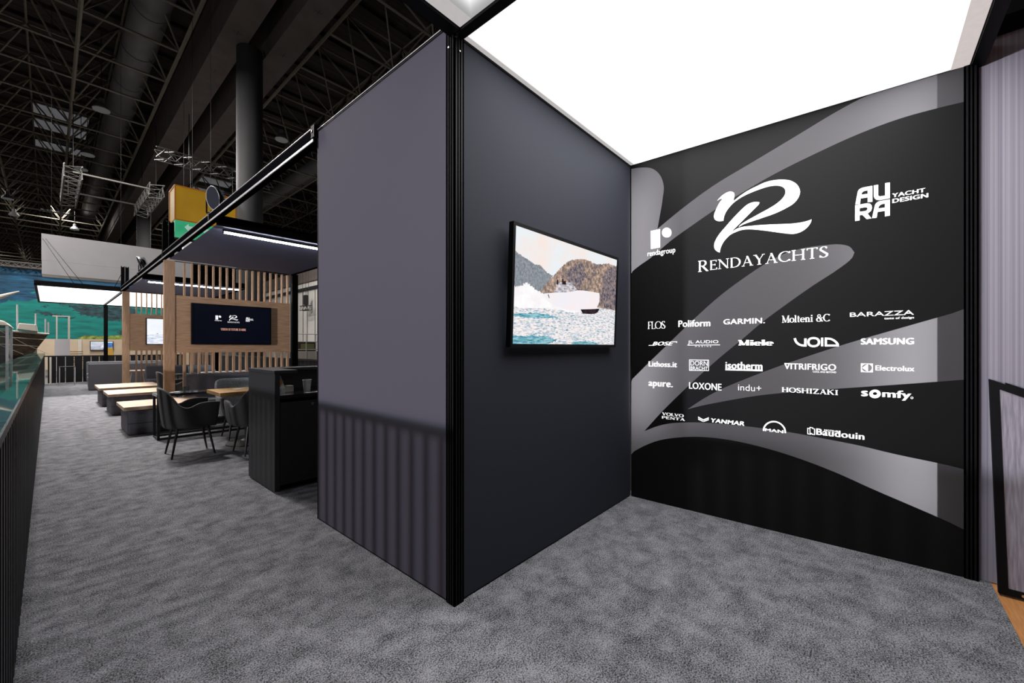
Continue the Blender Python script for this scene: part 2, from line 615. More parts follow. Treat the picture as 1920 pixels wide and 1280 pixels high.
# ------------------------------------------------------------------ booth walls
w = struct('wall_left', 'violet grey fabric wall along the aisle')
MB().box(X0, X0 + 0.05, 1.70, 3.255, 0.01, 3.045).build('fabric', M['violet'], w)
fr = MB()
fr.box(X0 + 0.004, X0 + 0.06, 3.256, 3.285, 0, 3.05)
fr.box(X0 - 0.004, X0 + 0.06, 1.695, 3.285, 3.046, 3.062)
fr.box(X0 + 0.002, X0 + 0.06, 1.695, 3.285, 0.0, 0.0095)
fr.build('frame', M['alu'], w)
MB().box(X0 - 0.007, X0 - 0.0045, 1.70, 3.285, 3.059, 3.063).build('frame_lip', M['alu_edge'], w)

w = struct('wall_back', 'navy fabric wall behind the framed screen')
MB().box(1.46, 3.484, YC + 0.004, YC + 0.05, 0.012, 2.985).build('fabric', M['navy'], w)
MB().box(1.46, 3.484, YC + 0.01, YC + 0.055, 0, 0.0115).box(1.46, 3.484, YC + 0.0, YC + 0.05, 2.986, 2.999).build('frame', M['alu'], w)

# corner post with grooves
def grooved_post(mb, x0, y0, s, z0, z1):
    t = s * 0.14
    mb.box(x0 + t, x0 + s - t, y0 + t, y0 + s - t, z0, z1)
    for a in (0, 0.30, 0.56, 0.86):
        mb.box(x0 + a * s, x0 + a * s + t, y0, y0 + s, z0, z1)
        mb.box(x0, x0 + s, y0 + a * s, y0 + a * s + t, z0, z1)
    return mb


p = struct('trim_1', 'black grooved corner post where the two dark walls meet')
grooved_post(MB(), X0 - 0.006, YC - 0.006, 0.066, 0.0, 3.055).build('post', M['alu'], p)
cl = MB()
cl.tube((X0 - 0.012, YC + 0.035, 2.93), (X0 - 0.006, YC + 0.035, 2.93), 0.004, n=8)
cl.tube((X0 + 0.028, YC - 0.012, 2.91), (X0 + 0.028, YC - 0.006, 2.91), 0.004, n=8)
cl.tube((X0 + 0.0, YC - 0.009, 2.965), (X0 + 0.012, YC - 0.008, 2.985), 0.006, n=8)
cl.build('post_screw', M['chrome'], p)

# printed wall with the grey swooshes and white marks
WO = Vector((3.488, 1.629, 0))
WE = Vector((XR, YR, 0))
WD = (WE - WO).normalized()
WN = Vector((-1, 0, 0)) - WD * Vector((-1, 0, 0)).dot(WD)
WN.normalize()
WL = (WE - WO).length


def LW(px, py):
    q = hit(px, py, WO, WN)
    return ((q - WO).dot(WD), q.z)


def wall3(s, z, off=0.0):
    return WO + WD * s + Vector((0, 0, z)) + WN * off


wr = struct('wall_right', 'black printed fabric wall with grey swooshes and white maker marks')
S1 = [(1176, 318), (1203, 314), (1223, 316), (1238, 329), (1244.5, 349), (1242.5, 372.5), (1236.6, 407.7), (1232.7, 429),
      (1277.7, 392), (1336, 349), (1414, 302), (1492.5, 255), (1570.6, 208), (1629, 177), (1684, 151), (1720, 100), (1840, 80), (1840, 182),
      (1814.7, 189), (1766, 200.6), (1688, 222), (1610, 251), (1531.5, 286.6), (1453, 325.6), (1395, 359), (1336, 396), (1297, 423), (1258, 451), (1219, 484), (1199.5, 497.5), (1174, 518)]
S2 = [(1172, 725), (1190, 706), (1259, 638.6), (1300, 599), (1352, 552.7), (1403.4, 515), (1438, 492.5), (1472, 475), (1506.6, 465), (1551, 459), (1575, 458), (1592.5, 462), (1602, 473), (1597.7, 483), (1575, 502),
      (1523.8, 535.5), (1472, 572), (1427.5, 605), (1396, 632), (1348.6, 671), (1292, 722), (1242, 770.7), (1208, 808),
      (1235, 798), (1258, 793.4), (1292, 791.6), (1326, 792.5), (1371, 796), (1416.6, 801), (1480, 810), (1543, 821.6), (1611, 835), (1678, 851), (1777, 872), (1840, 888), (1840, 1008),
      (1816, 996.8), (1777, 977.6), (1716, 950.8), (1639.5, 918), (1563, 883.8), (1486, 855), (1429, 838), (1371, 825), (1314, 818.7), (1275.7, 819.5), (1237, 825), (1207, 836), (1172, 856)]
S3 = [(1289, 767), (1314.6, 750), (1348.6, 731), (1394, 711.8), (1430, 697.7), (1480, 679.5), (1588.6, 643.8), (1701.8, 611), (1815, 578.6), (1840, 571), (1840, 708.5),
      (1815, 711), (1781, 713.6), (1656.5, 722.6), (1566, 728.7), (1466, 736.5), (1416.6, 742), (1348.6, 753.7), (1314.6, 760.5)]


def wall_poly(px, n=4):
    return [(v.x, v.y) for v in smooth([LW(*p) for p in px], n, True, 40)]


regs = [(wall_poly(S), 1) for S in (S1, S2, S3)]
zt = 2.998
region_mesh((0.004, WL - 0.02, 0.008, zt), regs, lambda s, z: wall3(s, z)).build('printed_fabric', [M['printblack'], M['swoosh']], wr)
fb = MB()
for (s0, s1, z0, z1) in ((WL - 0.135, WL - 0.02, 0, zt), (0.0, WL - 0.02, 0, 0.0075)):
    pts = [wall3(s0, 0, -0.012), wall3(s1, 0, -0.012), wall3(s1, 0, -0.05), wall3(s0, 0, -0.05)]
    fb.prism([(q.x, q.y) for q in pts], lambda x, y, z: (x, y, z), z0, z1)
fb.build('back_frame', M['alu'], wr)


# ---- lettering
def text_mesh(s, bold=0.0, shear=0.0, spacing=1.0):
    """built-in sans; heavy weights are doubled sideways so that small counters stay open"""
    if bold > 0.012:
        V, Fc = text_mesh(s, 0.0, shear, spacing * (1 + bold * 1.6))
        k = bold
        n = len(V)
        m = 3
        V2, F2 = [], []
        for i in range(m):
            dx = k * (2 * i / (m - 1) - 1) * 1.15
            V2 += [(x + dx, y + dx * 0.25) for x, y in V]
            F2 += [[a + i * n for a in f] for f in Fc]
        return V2, F2
    cu = bpy.data.curves.new('lettering', 'FONT')
    cu.body = s
    cu.size = 1.0
    cu.offset = bold
    cu.shear = shear
    cu.space_character = spacing
    cu.resolution_u = 4
    o = bpy.data.objects.new('lettering', cu)
    COL.objects.link(o)
    dg = bpy.context.evaluated_depsgraph_get()
    me = bpy.data.meshes.new_from_object(o.evaluated_get(dg))
    V = [(v.co.x, v.co.y) for v in me.vertices]
    Fc = [list(p.vertices) for p in me.polygons]
    bpy.data.objects.remove(o)
    bpy.data.curves.remove(cu)
    bpy.data.meshes.remove(me)
    return V, Fc


# own serif letters: strokes in a unit cell. l: line x0,y0,x1,y1,w ; a: arc cx,cy,rx,ry,a0,a1,thick,thin ; s: serif x,y,len
TK, TN = 0.15, 0.055
GL = {
    'R': (0.80, [('l', .14, 0, .14, 1, 1), ('a', .38, .74, .26, .235, -95, 95, 1, 0), ('h', .14, .38, .975), ('h', .14, .40, .51), ('l', .36, .5, .78, 0.02, 1), ('s', .14, 0, .3), ('s', .10, 1, .22), ('s', .78, 0, .16)]),
    'E': (0.64, [('l', .14, 0, .14, 1, 1), ('h', .05, .56, .975), ('h', .14, .46, .52), ('h', .05, .60, .025), ('l', .555, .99, .555, .82, .3), ('l', .60, .01, .60, .19, .3), ('l', .46, .44, .46, .60, .3)]),
    'N': (0.90, [('l', .14, 0, .14, 1, 0), ('l', .12, .98, .78, .03, 1), ('l', .78, 0, .78, 1, 0), ('s', .14, 0, .24), ('s', .10, 1, .2), ('s', .78, 1, .24)]),
    'D': (0.86, [('l', .14, 0, .14, 1, 1), ('a', .34, .5, .44, .475, -92, 92, 1, 0), ('h', .05, .36, .975), ('h', .05, .36, .025)]),
    'A': (0.86, [('l', .12, 0, .43, .98, 0), ('l', .42, 1.0, .74, 0, 1), ('h', .2, .62, .34), ('s', .12, 0, .22), ('s', .74, 0, .26)]),
    'Y': (0.78, [('l', .40, 0, .40, .48, 1), ('l', .40, .46, .12, 1, 1), ('l', .40, .46, .70, 1, 0), ('s', .40, 0, .28), ('s', .10, 1, .24), ('s', .70, 1, .2)]),
    'C': (0.84, [('a', .46, .5, .40, .475, 40, 320, 1, 0), ('l', .775, .80, .775, .96, .4), ('l', .79, .06, .79, .2, .2)]),
    'H': (0.92, [('l', .15, 0, .15, 1, 1), ('l', .77, 0, .77, 1, 1), ('h', .15, .77, .5), ('s', .15, 0, .28), ('s', .15, 1, .28), ('s', .77, 0, .28), ('s', .77, 1, .28)]),
    'T': (0.74, [('l', .37, 0, .37, 1, 1), ('h', .04, .70, .972), ('s', .37, 0, .28), ('l', .055, 1.0, .055, .83, .4), ('l', .685, 1.0, .685, .83, .4)]),
    'S': (0.60, [('a', .30, .74, .20, .235, 35, 200, 1, 0), ('l', .13, .69, .47, .33, 1.15), ('a', .29, .26, .22, .235, -150, 25, 1, 0), ('l', .465, .8, .465, .96, .3), ('l', .075, .04, .075, .22, .3)]),
    'F': (0.56, [('l', .14, 0, .14, 1, 1), ('h', .05, .54, .975), ('h', .14, .42, .52), ('l', .53, .99, .53, .82, .3), ('s', .14, 0, .28)]),
    'L': (0.60, [('l', .14, 0, .14, 1, 1), ('h', .05, .56, .025), ('s', .14, 1, .28), ('l', .55, .01, .55, .19, .3)]),
    'O': (0.94, [('a', .47, .5, .41, .475, 0, 360, 1, 0)]),
    'M': (1.06, [('l', .15, 0, .15, 1, 0), ('l', .14, 1, .52, .05, 1), ('l', .52, .03, .90, 1, 0), ('l', .90, 0, .90, 1, 1), ('s', .15, 0, .26), ('s', .11, 1, .22), ('s', .90, 0, .28), ('s', .93, 1, .2)]),
    'I': (0.42, [('l', .21, 0, .21, 1, 1), ('s', .21, 0, .34), ('s', .21, 1, .34)]),
    'Z': (0.76, [('h', .08, .68, .972), ('h', .06, .70, .028), ('l', .12, .03, .62, .97, 1), ('l', .09, 1, .09, .8, .4), ('l', .68, 0, .68, .2, .4)]),
    'K': (0.88, [('l', .15, 0, .15, 1, 1), ('l', .15, .42, .70, 1, 0), ('l', .36, .62, .78, 0, 1), ('s', .15, 0, .28), ('s', .15, 1, .28), ('s', .72, 1, .22), ('s', .78, 0, .22)]),
    'V': (0.84, [('l', .12, 1, .43, 0, 1), ('l', .42, .02, .74, 1, 0), ('s', .12, 1, .26), ('s', .74, 1, .22)]),
    'P': (0.70, [('l', .14, 0, .14, 1, 1), ('a', .38, .73, .26, .245, -95, 95, 1, 0), ('h', .14, .38, .975), ('h', .14, .38, .49), ('s', .14, 0, .3), ('s', .1, 1, .2)]),
    'U': (0.86, [('l', .15, .3, .15, 1, 1), ('a', .42, .32, .27, .30, 180, 360, 1, 0), ('l', .70, .3, .70, 1, 0), ('s', .15, 1, .28), ('s', .70, 1, .22)]),
    'o': (0.62, [('a', .31, .32, .26, .30, 0, 360, 1, 0)]),
    'l': (0.36, [('l', .18, 0, .18, 1, 1), ('s', .18, 0, .32), ('s', .13, 1, .2)]),
    'i': (0.36, [('l', .18, 0, .18, .64, 1), ('s', .18, 0, .32), ('s', .13, .64, .2), ('l', .18, .78, .18, .95, 1.1)]),
    't': (0.42, [('l', .18, .04, .18, .88, 1), ('h', .04, .38, .61), ('h', .18, .36, .03)]),
    'e': (0.60, [('a', .31, .32, .25, .29, 0, 320, 1, 0), ('h', .10, .54, .34)]),
    'n': (0.70, [('l', .17, 0, .17, .64, 1), ('a', .34, .40, .19, .22, 0, 180, 1, 0), ('l', .53, 0, .53, .42, 1), ('s', .17, 0, .28), ('s', .53, 0, .28), ('s', .12, .64, .18)]),
    '&': (0.90, [('a', .38, .76, .17, .20, 0, 360, .7, 0), ('l', .28, .66, .80, .02, 1), ('a', .36, .27, .27, .25, 100, 395, 1, 0), ('s', .74, .55, .26)]),
    ' ': (0.35, []),
}


def serif_mesh(s, tk=TK, tn=TN, serif=1.0, gap=0.06):
    V, Fc = [], []

    def quad(pts):
        b = len(V)
        V.extend(pts)
        Fc.append([b + i for i in range(len(pts))])

    x = 0.0
    for ch in s:
        adv, st = GL[ch]
        for g in st:
            if g[0] == 'l':
                _, x0, y0, x1, y1, k = g
                wd = (tn + (tk - tn) * k) / 2
                if abs(x1 - x0) < 1e-6:
                    quad([(x + x0 - wd, y0), (x + x0 + wd, y0), (x + x1 + wd, y1), (x + x1 - wd, y1)])
                else:
                    L = math.hypot(x1 - x0, y1 - y0)
                    w = wd * L / abs(y1 - y0) if abs(y1 - y0) > .3 else wd
                    quad([(x + x0 - w, y0), (x + x0 + w, y0), (x + x1 + w, y1), (x + x1 - w, y1)])
            elif g[0] == 'h':
                _, x0, x1, y = g
                quad([(x + x0, y - tn / 2), (x + x1, y - tn / 2), (x + x1, y + tn / 2), (x + x0, y + tn / 2)])
            elif g[0] == 's':
                _, cx, y, ln = g
                if serif <= 0:
                    continue
                h = tn * serif
                y0, y1 = (0, h) if y == 0 else (y - h, y)
                quad([(x + cx - ln / 2 * 1.05, y0), (x + cx + ln / 2 * 1.05, y0), (x + cx + ln / 2 * 1.05, y1), (x + cx - ln / 2 * 1.05, y1)])
            elif g[0] == 'a':
                _, cx, cy, rx, ry, a0, a1, k0, k1 = g
                n = 20
                prev = None
                for i in range(n + 1):
                    t = math.radians(a0 + (a1 - a0) * i / n)
                    c, sn = math.cos(t), math.sin(t)
                    th = tn + (tk * 1.05 * k0 - tn) * abs(c) ** 1.3 if k0 else tn
                    pin = (x + cx + (rx - th * .5) * c, cy + (ry - th * .5 * (tn / tk * 2 if abs(c) < .3 else 1)) * sn)
                    po = (x + cx + (rx + th * .5) * c, cy + (ry + th * .5 * (tn / tk * 2 if abs(c) < .3 else 1)) * sn)
                    if prev:
                        quad([prev[0], prev[1], po, pin])
                    prev = (pin, po)
        x += adv + gap
    return V, Fc


def place(V, Fc, box, to3d, mb):
    """fit flat outline data into box s0,s1,z0,z1"""
    xs = [v[0] for v in V]
    ys = [v[1] for v in V]
    ax, bx, ay, by = min(xs), max(xs), min(ys), max(ys)
    s0, s1, z0, z1 = box
    mb.add([to3d(s0 + (v[0] - ax) / (bx - ax) * (s1 - s0), z0 + (v[1] - ay) / (by - ay) * (z1 - z0)) for v in V], Fc)


def wbox(xl, yt, yb, xr):
    s0, z1 = LW(xl, yt)
    _, z0 = LW(xl, yb)
    s1, _ = LW(xr, yt)
    return (s0, s1, z0, z1)


def on_wall(s, z):
    return wall3(s, z, 0.0015)


def stroke(pts, w, closed=False):
    """flat ribbon along a polyline, mitred"""
    P = [Vector((p[0], p[1])) for p in pts]
    n = len(P)
    L, R = [], []
    for i in range(n):
        a = P[(i - 1) % n] if (closed or i > 0) else None
        c = P[(i + 1) % n] if (closed or i < n - 1) else None
        d = Vector((0, 0))
        if a is not None:
            d += (P[i] - a).normalized()
        if c is not None:
            d += (c - P[i]).normalized()
        d.normalize()
        nn = Vector((-d.y, d.x))
        k = 1.0
        if a is not None and c is not None:
            u = (P[i] - a).normalized()
            k = 1 / max(0.5, abs(Vector((-u.y, u.x)).dot(nn)))
        L.append(P[i] + nn * w / 2 * k)
        R.append(P[i] - nn * w / 2 * k)
    V = [tuple(v) for v in L + R]
    rng = range(n) if closed else range(n - 1)
    Fc = [(i, (i + 1) % n, n + (i + 1) % n, n + i) for i in rng]
    return V, Fc


def wall_flat(mb, *loops):
    mb.flat([[LW(*p) for p in lp] for lp in loops], on_wall)


def wall_stroke(mb, pts, wpx, closed=False):
    q = [LW(*p) for p in pts]
    a, b = LW(pts[0][0], pts[0][1]), LW(pts[0][0], pts[0][1] + wpx)
    V, Fc = stroke(q, abs(a[1] - b[1]), closed)
    mb.add([on_wall(*v) for v in V], Fc)


def ell(cx, cy, rx, ry, n=28, a0=0, a1=360):
    m = n if a1 - a0 >= 360 else n + 1
    return [(cx + rx * math.cos(math.radians(a0 + (a1 - a0) * i / n)), cy + ry * math.sin(math.radians(a0 + (a1 - a0) * i / n))) for i in range(m)]


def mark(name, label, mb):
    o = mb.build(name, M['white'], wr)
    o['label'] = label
    return o


# ---- the large monogram
z1 = lambda p: (1200 + p[0] * .15625, 320 + p[1] * .15625)
z2 = lambda p: (1380 + p[0] * .15625, 320 + p[1] * .15625)
RA = [z1(p) for p in [(925, 362), (960, 322), (1010, 280), (1055, 256), (1095, 250), (1125, 264), (1134, 292), (1128, 330), (1122, 364), (1200, 302), (1300, 236), (1400, 186)]]
RA += [z2(p) for p in [(348, 140), (450, 115), (560, 107), (650, 118), (720, 155), (760, 210), (768, 265), (745, 330), (690, 395), (600, 450), (480, 508), (350, 555), (200, 605), (100, 640), (30, 675),
                       (50, 652), (120, 605), (200, 560), (300, 505), (400, 450), (480, 400), (550, 340), (588, 285), (592, 235), (570, 202), (530, 184), (480, 179), (400, 188), (300, 218), (200, 255), (100, 300), (0, 362)]]
RA += [z1(p) for p in [(1100, 408), (1060, 455), (1030, 500), (1010, 548), (1002, 600), (985, 603), (940, 604), (905, 590), (889, 560), (892, 520), (912, 468), (945, 400), (980, 350), (992, 338), (970, 338), (948, 346)]]
RB = [z1(p) for p in [(1435, 380), (1430, 396), (1400, 430), (1330, 500), (1250, 580), (1170, 660), (1110, 720), (1095, 738), (1150, 702), (1200, 681)]]
RB += [z2(p) for p in [(200, 660), (300, 651), (450, 643), (600, 638), (700, 632), (800, 616), (870, 598), (908, 583), (898, 620), (868, 666), (820, 710), (760, 742), (700, 757), (640, 757), (560, 748), (450, 733), (330, 717), (220, 706), (120, 704), (60, 713), (0, 735)]]
RB += [z1(p) for p in [(1090, 765), (1040, 810), (1000, 860), (975, 910), (962, 955), (958, 982), (930, 970), (905, 950), (890, 915), (895, 865), (920, 810), (960, 750), (1020, 680), (1090, 600), (1160, 525), (1230, 455), (1290, 405), (1340, 382), (1400, 374)]]
MONO = [[(v.x, v.y) for v in smooth([LW(*p) for p in R], 4, True, 48)] for R in (RA, RB)]
mb = MB()
for lp in MONO:
    mb.flat([lp], on_wall)
mark('monogram', 'large white calligraphic R monogram', mb)
mb = MB()
place(*serif_mesh('R', 0.15, 0.05), wbox(1309, 489.2, 510, 1328.5), on_wall, mb)
place(*serif_mesh('ENDAYACHTS', 0.13, 0.05), wbox(1331.5, 488.5, 506.2, 1553), on_wall, mb)
mark('brand_lettering', 'white serif capitals under the monogram', mb)

# ---- square-and-dot logo
mb = MB()
RECT = [z1(p) for p in [(128, 722), (243, 700), (243, 920), (130, 942)]]
wall_flat(mb, RECT)
wall_flat(mb, ell(1250.2, 436, 9.1, 9.3))
mark('block_logo', 'white block and dot logo', mb)
mb = MB()
place(*text_mesh('rendagroup', 0.02), wbox(1214, 470.5, 483.8, 1266.4), on_wall, mb)
mark('small_lettering', 'small white rounded lettering under the block and dot', mb)

# ---- stacked four-letter logo
z3 = lambda p: (1590 + p[0] * .083333, 330 + p[1] * .083333)
AUR = [
    [[(165, 640), (190, 500), (222, 345), (245, 305), (285, 278), (340, 258), (550, 218), (550, 578), (443, 592), (443, 480), (285, 505), (268, 635)], [(300, 420), (315, 375), (345, 345), (380, 334), (443, 322), (443, 400)]],
    [[(578, 212), (680, 195), (680, 425), (690, 448), (715, 458), (835, 440), (835, 160), (942, 145), (942, 500), (715, 542), (650, 538), (605, 510), (582, 465)]],
    [[(160, 660), (430, 612), (500, 625), (535, 665), (540, 720), (520, 780), (480, 815), (440, 842), (528, 952), (420, 970), (325, 875), (262, 880), (262, 998), (158, 1012)], [(262, 725), (400, 700), (432, 715), (438, 745), (410, 778), (380, 788), (262, 803)]],
    [[(540, 950), (575, 790), (605, 655), (630, 612), (670, 580), (725, 560), (942, 525), (942, 888), (830, 910), (830, 785), (665, 808), (645, 938)], [(680, 730), (698, 680), (725, 652), (760, 634), (830, 620), (830, 708)]],
]
mb = MB()
for g in AUR:
    wall_flat(mb, *[[z3(p) for p in lp] for lp in g])
place(*text_mesh('YACHT', 0.035), wbox(1672.5, 363, 370.5, 1735), on_wall, mb)
place(*text_mesh('DESIGN', 0.035), wbox(1673, 373, 381, 1740.4), on_wall, mb)
mark('stacked_logo', 'white stacked block letters with two small words', mb)

# ---- sponsor marks, row by row
def tmark(label, items):
    mb = MB()
    for it in items:
        kind, s, box, kw = it
        if kind == 'sans':
            place(*text_mesh(s, **kw), wbox(*box), on_wall, mb)
        elif kind == 'serif':
            place(*serif_mesh(s, **kw), wbox(*box), on_wall, mb)
        elif kind == 'flat':
            wall_flat(mb, *s)
        elif kind == 'stroke':
            wall_stroke(mb, s, box, kw.get('closed', False))
    return mark('sponsor_logo', label, mb)


B = dict(bold=0.03)
tmark('white narrow serif word FLOS', [('serif', 'FLOS', (1214.5, 603, 616.7, 1247.8), dict(tk=.14, tn=.05, gap=-.06))])
tmark('white bold word Poliform', [('sans', 'Poliform', (1271.9, 600.6, 613.3, 1332), B)])
tmark('white wide word GARMIN with a full stop', [('sans', 'GARMIN.', (1356.4, 598.4, 608.2, 1434.3), dict(bold=.022))])
tmark('white serif words Molteni and C', [('serif', 'Molteni &C', (1466, 591.8, 605, 1556), dict(tk=.17, tn=.06, gap=0.02))])
tmark('white wide BARAZZA with a small line below', [('sans', 'BARAZZA', (1593.5, 586, 594, 1713.5), dict(bold=.006)), ('sans', 'taste of design', (1657.8, 594.6, 599.8, 1713.7), B)])
tmark('white slanted BOSE with two tails', [('sans', 'BOSE', (1223, 640.4, 647.6, 1263.5), dict(bold=.05, shear=.35)),
      ('flat', [[(1216, 648), (1226, 648), (1226.6, 646.6), (1216.4, 646.6)]], None, {}), ('flat', [[(1259, 640), (1270, 639.6), (1269.4, 643), (1268.2, 643), (1268, 641.2), (1259, 641.4)]], None, {})])
tmark('white thin JL AUDIO over a line', [('sans', 'JL AUDIO', (1290, 638, 645.2, 1347), dict(bold=0)), ('stroke', [(1289, 646.8), (1350, 646.3)], 1.1, {}), ('sans', 'MARINE', (1303.5, 647.9, 650.3, 1333.6), dict(bold=0, spacing=2.2))])
tmark('white slab serif word Miele', [('serif', 'Miele', (1384, 637.2, 647.7, 1451), dict(tk=.30, tn=.12, gap=0.06, serif=1.2))])
V_ = lambda p: (1450 + p[0] * .14583, 570 + p[1] * .14583)
vo = [V_(p) for p in smooth([(275, 440), (290, 480), (325, 513), (370, 530), (412, 532)], 4, False)] if False else [V_((v.x, v.y)) for v in smooth([(275, 438), (292, 482), (328, 515), (372, 530), (412, 532)], 4, False)] + [V_((412, 440))]
oo = [V_((v.x, v.y)) for v in smooth([(455, 465), (480, 442), (555, 442), (582, 465), (582, 510), (555, 534), (480, 534), (455, 510)], 4, True, 95)]
dd = [V_((v.x, v.y)) for v in smooth([(675, 532), (675, 442), (740, 448), (795, 478), (828, 520), (828, 532)], 5, True, 45)]
tmark('white rounded outline letters VOID', [('stroke', vo, 3.7, {}), ('stroke', oo, 3.7, dict(closed=True)), ('stroke', [V_((628, 434)), V_((628, 542))], 3.4, {}), ('stroke', dd, 3.6, dict(closed=True))] if False else
      [('stroke', vo, 3.7, {}), ('stroke', oo, 3.7, dict(closed=True)), ('flat', [[V_(p) for p in ((613, 432), (642, 430), (642, 542), (613, 542))]], None, {}), ('stroke', dd, 3.5, dict(closed=True))])
tmark('white heavy word SAMSUNG', [('sans', 'SAMSUNG', (1613.8, 634, 645.8, 1714), dict(bold=.045))])
tmark('white bold word Lithoss.it', [('sans', 'Lithoss.it', (1216, 676.8, 687, 1269.8), dict(bold=.05))])
tmark('white thin DORN BRACHT in a box outline', [('stroke', [(1292.8, 674.4), (1328.6, 675), (1328.6, 694.6), (1292.8, 694.1)], 1.1, dict(closed=True)), ('sans', 'DORN', (1294.8, 676, 684.8, 1327), dict(bold=-.004)), ('sans', 'BRACHT', (1294.8, 686.4, 693, 1327), dict(bold=-.004))])
tmark('white heavy word isotherm over a bar', [('sans', 'isotherm', (1360.2, 677.5, 691, 1429.8), dict(bold=.034)), ('flat', [[(1360, 691.4), (1430, 692.8), (1430, 695.8), (1360, 693.9)]], None, {})])
tmark('white VITRIFRIGO with a small line below', [('sans', 'VITRIFRIGO', (1470.4, 680.5, 691.8, 1567.8), dict(bold=.022)), ('flat', [[(1471, 680.4), (1487, 681), (1486.4, 682.6), (1473, 682)]], None, {}), ('sans', 'COOL AND BEYOND', (1524, 694.8, 698, 1567.8), dict(bold=.01))])
ce = (1625.3, 689.3)
tmark('white square emblem and word Electrolux', [('sans', 'Electrolux', (1641.3, 684.6, 694.2, 1714.7), B),
      ('flat', [[(1614, 680.8), (1636.7, 681.4), (1636.7, 697.8), (1614, 697.2)], ell(ce[0], ce[1], 9.6, 7.4, 24)], None, {}),
      ('flat', [[(1616.2, 689.2), (1625.6, 682.6), (1625.6, 696)]], None, {}), ('flat', [[(1626.4, 682.0), (1627.6, 682.2), (1627.6, 696.4), (1626.4, 696.6)]], None, {})])
tmark('white bold word apure with a full stop', [('sans', 'apure.', (1215.8, 714.6, 727.2, 1262), dict(bold=.045))])
tmark('white squared word LOXONE', [('sans', 'LOXONE', (1292, 716, 728.4, 1353), dict(bold=.02))])
tmark('white thin word indu with a plus', [('sans', 'indu+', (1384, 719.8, 731.4, 1427.5), dict(bold=-.008))])
tmark('white serif capitals HOSHIZAKI', [('serif', 'HOSHIZAKI', (1466, 725.4, 734.4, 1571.3), dict(tk=.2, tn=.08, gap=.08))])
tmark('white rounded word somfy with a thick ring', [('sans', 's', (1614.5, 731.6, 742.4, 1627.6), dict(bold=.04)), ('flat', [ell(1640.6, 738.2, 10.9, 8.1), ell(1640.6, 737.6, 4.1, 2.7)], None, {}), ('sans', 'mfy', (1654, 730.2, 748.4, 1708.9), dict(bold=.035)), ('flat', [ell(1709.8, 745.6, 2.7, 2.2), ell(1709.8, 745.6, 1.5, 1.2)], None, {})])
tmark('white two line slab serif VOLVO PENTA', [('serif', 'VOLVO', (1241.6, 772.4, 778, 1282.4), dict(tk=.26, tn=.12, gap=.08)), ('serif', 'PENTA', (1240.8, 779.3, 784.3, 1284.3), dict(tk=.26, tn=.12, gap=.1))])
Z7 = lambda p: (1200 + p[0] * .14583, 690 + p[1] * .14583)
tmark('white double chevron and word YANMAR', [('sans', 'YANMAR', (1333, 783.6, 791.2, 1396), dict(bold=.04, shear=.12)),
      ('flat', [[Z7(p) for p in ((748, 620), (815, 658), (885, 630), (885, 648), (815, 672), (748, 637))]], None, {}), ('flat', [[Z7(p) for p in ((748, 645), (812, 678), (812, 690), (748, 660))]], None, {}), ('flat', [[Z7(p) for p in ((818, 678), (885, 654), (885, 668), (818, 690))]], None, {})])
arc = [Z7(p) for p in ((1590, 806), (1592, 775), (1612, 735), (1650, 703), (1712, 686), (1775, 697), (1825, 730), (1858, 775), (1870, 834))]
arc = [(v.x, v.y) for v in smooth(arc, 4, False)]
tmark('white arch over heavy letters MAN', [('stroke', arc, 2.6, {}), ('sans', 'MAN', (1434.4, 802.4, 808, 1469), dict(bold=.028))])
Z8 = lambda p: (1450 + p[0] * .14583, 700 + p[1] * .14583)
tmark('white engine outline and word Baudouin', [('sans', 'Baudouin', (1530.2, 802.6, 814.6, 1620.9), dict(bold=.03)), ('sans', 'MOTEURS', (1545.2, 804.4, 807.8, 1575), dict(bold=.03)),
      ('stroke', [Z8(p) for p in ((442, 703), (470, 706), (472, 692), (505, 697), (507, 708), (530, 712), (530, 785), (500, 782), (495, 770), (480, 768), (478, 780), (442, 775))], 1.4, dict(closed=True)), ('stroke', [Z8((470, 710)), Z8((472, 772))], 1.3, {})])

# ------------------------------------------------------------------ right edge of the booth
p = struct('trim_2', 'black post closing the right end of the printed wall')
q = wall3(WL - 0.02, 0)
grooved_post(MB(), q.x - 0.008, q.y - 0.055, 0.058, 0.0, 3.06).build('post', M['alu'], p)
w = struct('wall_side', 'pale violet grey fluted plastic wall beyond the post')
MB().box(3.585, 3.6, -3.4, -0.476, 0.0, 3.13).build('sheet', M['poly'], w)
MB().box(3.57, 3.62, -3.4, -0.506, 3.132, 3.23).build('top_rail', M['alu'], w)

# black framed plastic panel leaning against that wall
t = thing('leaning_panel', 'black framed translucent panel leaning on the fluted wall', 'panel', (3.47, -0.53, 0))
def lean(y, v, off=0.0):
    # v along the leaning height
    a = math.radians(4.0)
    return Vector((3.462 + v * math.sin(a) - off * math.cos(a), y + 0.022 * (v / 1.17), v * math.cos(a) + off * math.sin(a) + 0.004))
def lean_bar(mb, y0, y1, v0, v1, t0=0.0, t1=0.028):
    vs = [lean(y, v, o) for y in (y0, y1) for v in (v0, v1) for o in (t0, t1)]
    mb.add(vs, [(0, 1, 3, 2), (4, 6, 7, 5), (0, 4, 5, 1), (2, 3, 7, 6), (0, 2, 6, 4), (1, 5, 7, 3)])
def top_at(y):
    return 1.17 + 0.47 * (y + 0.53)          # the upper edge runs down away from the post


def lean_poly(mb, pts, t0=0.0, t1=0.028):
    mb.prism(pts, lambda y, v, o: lean(y, v, o), t0, t1)


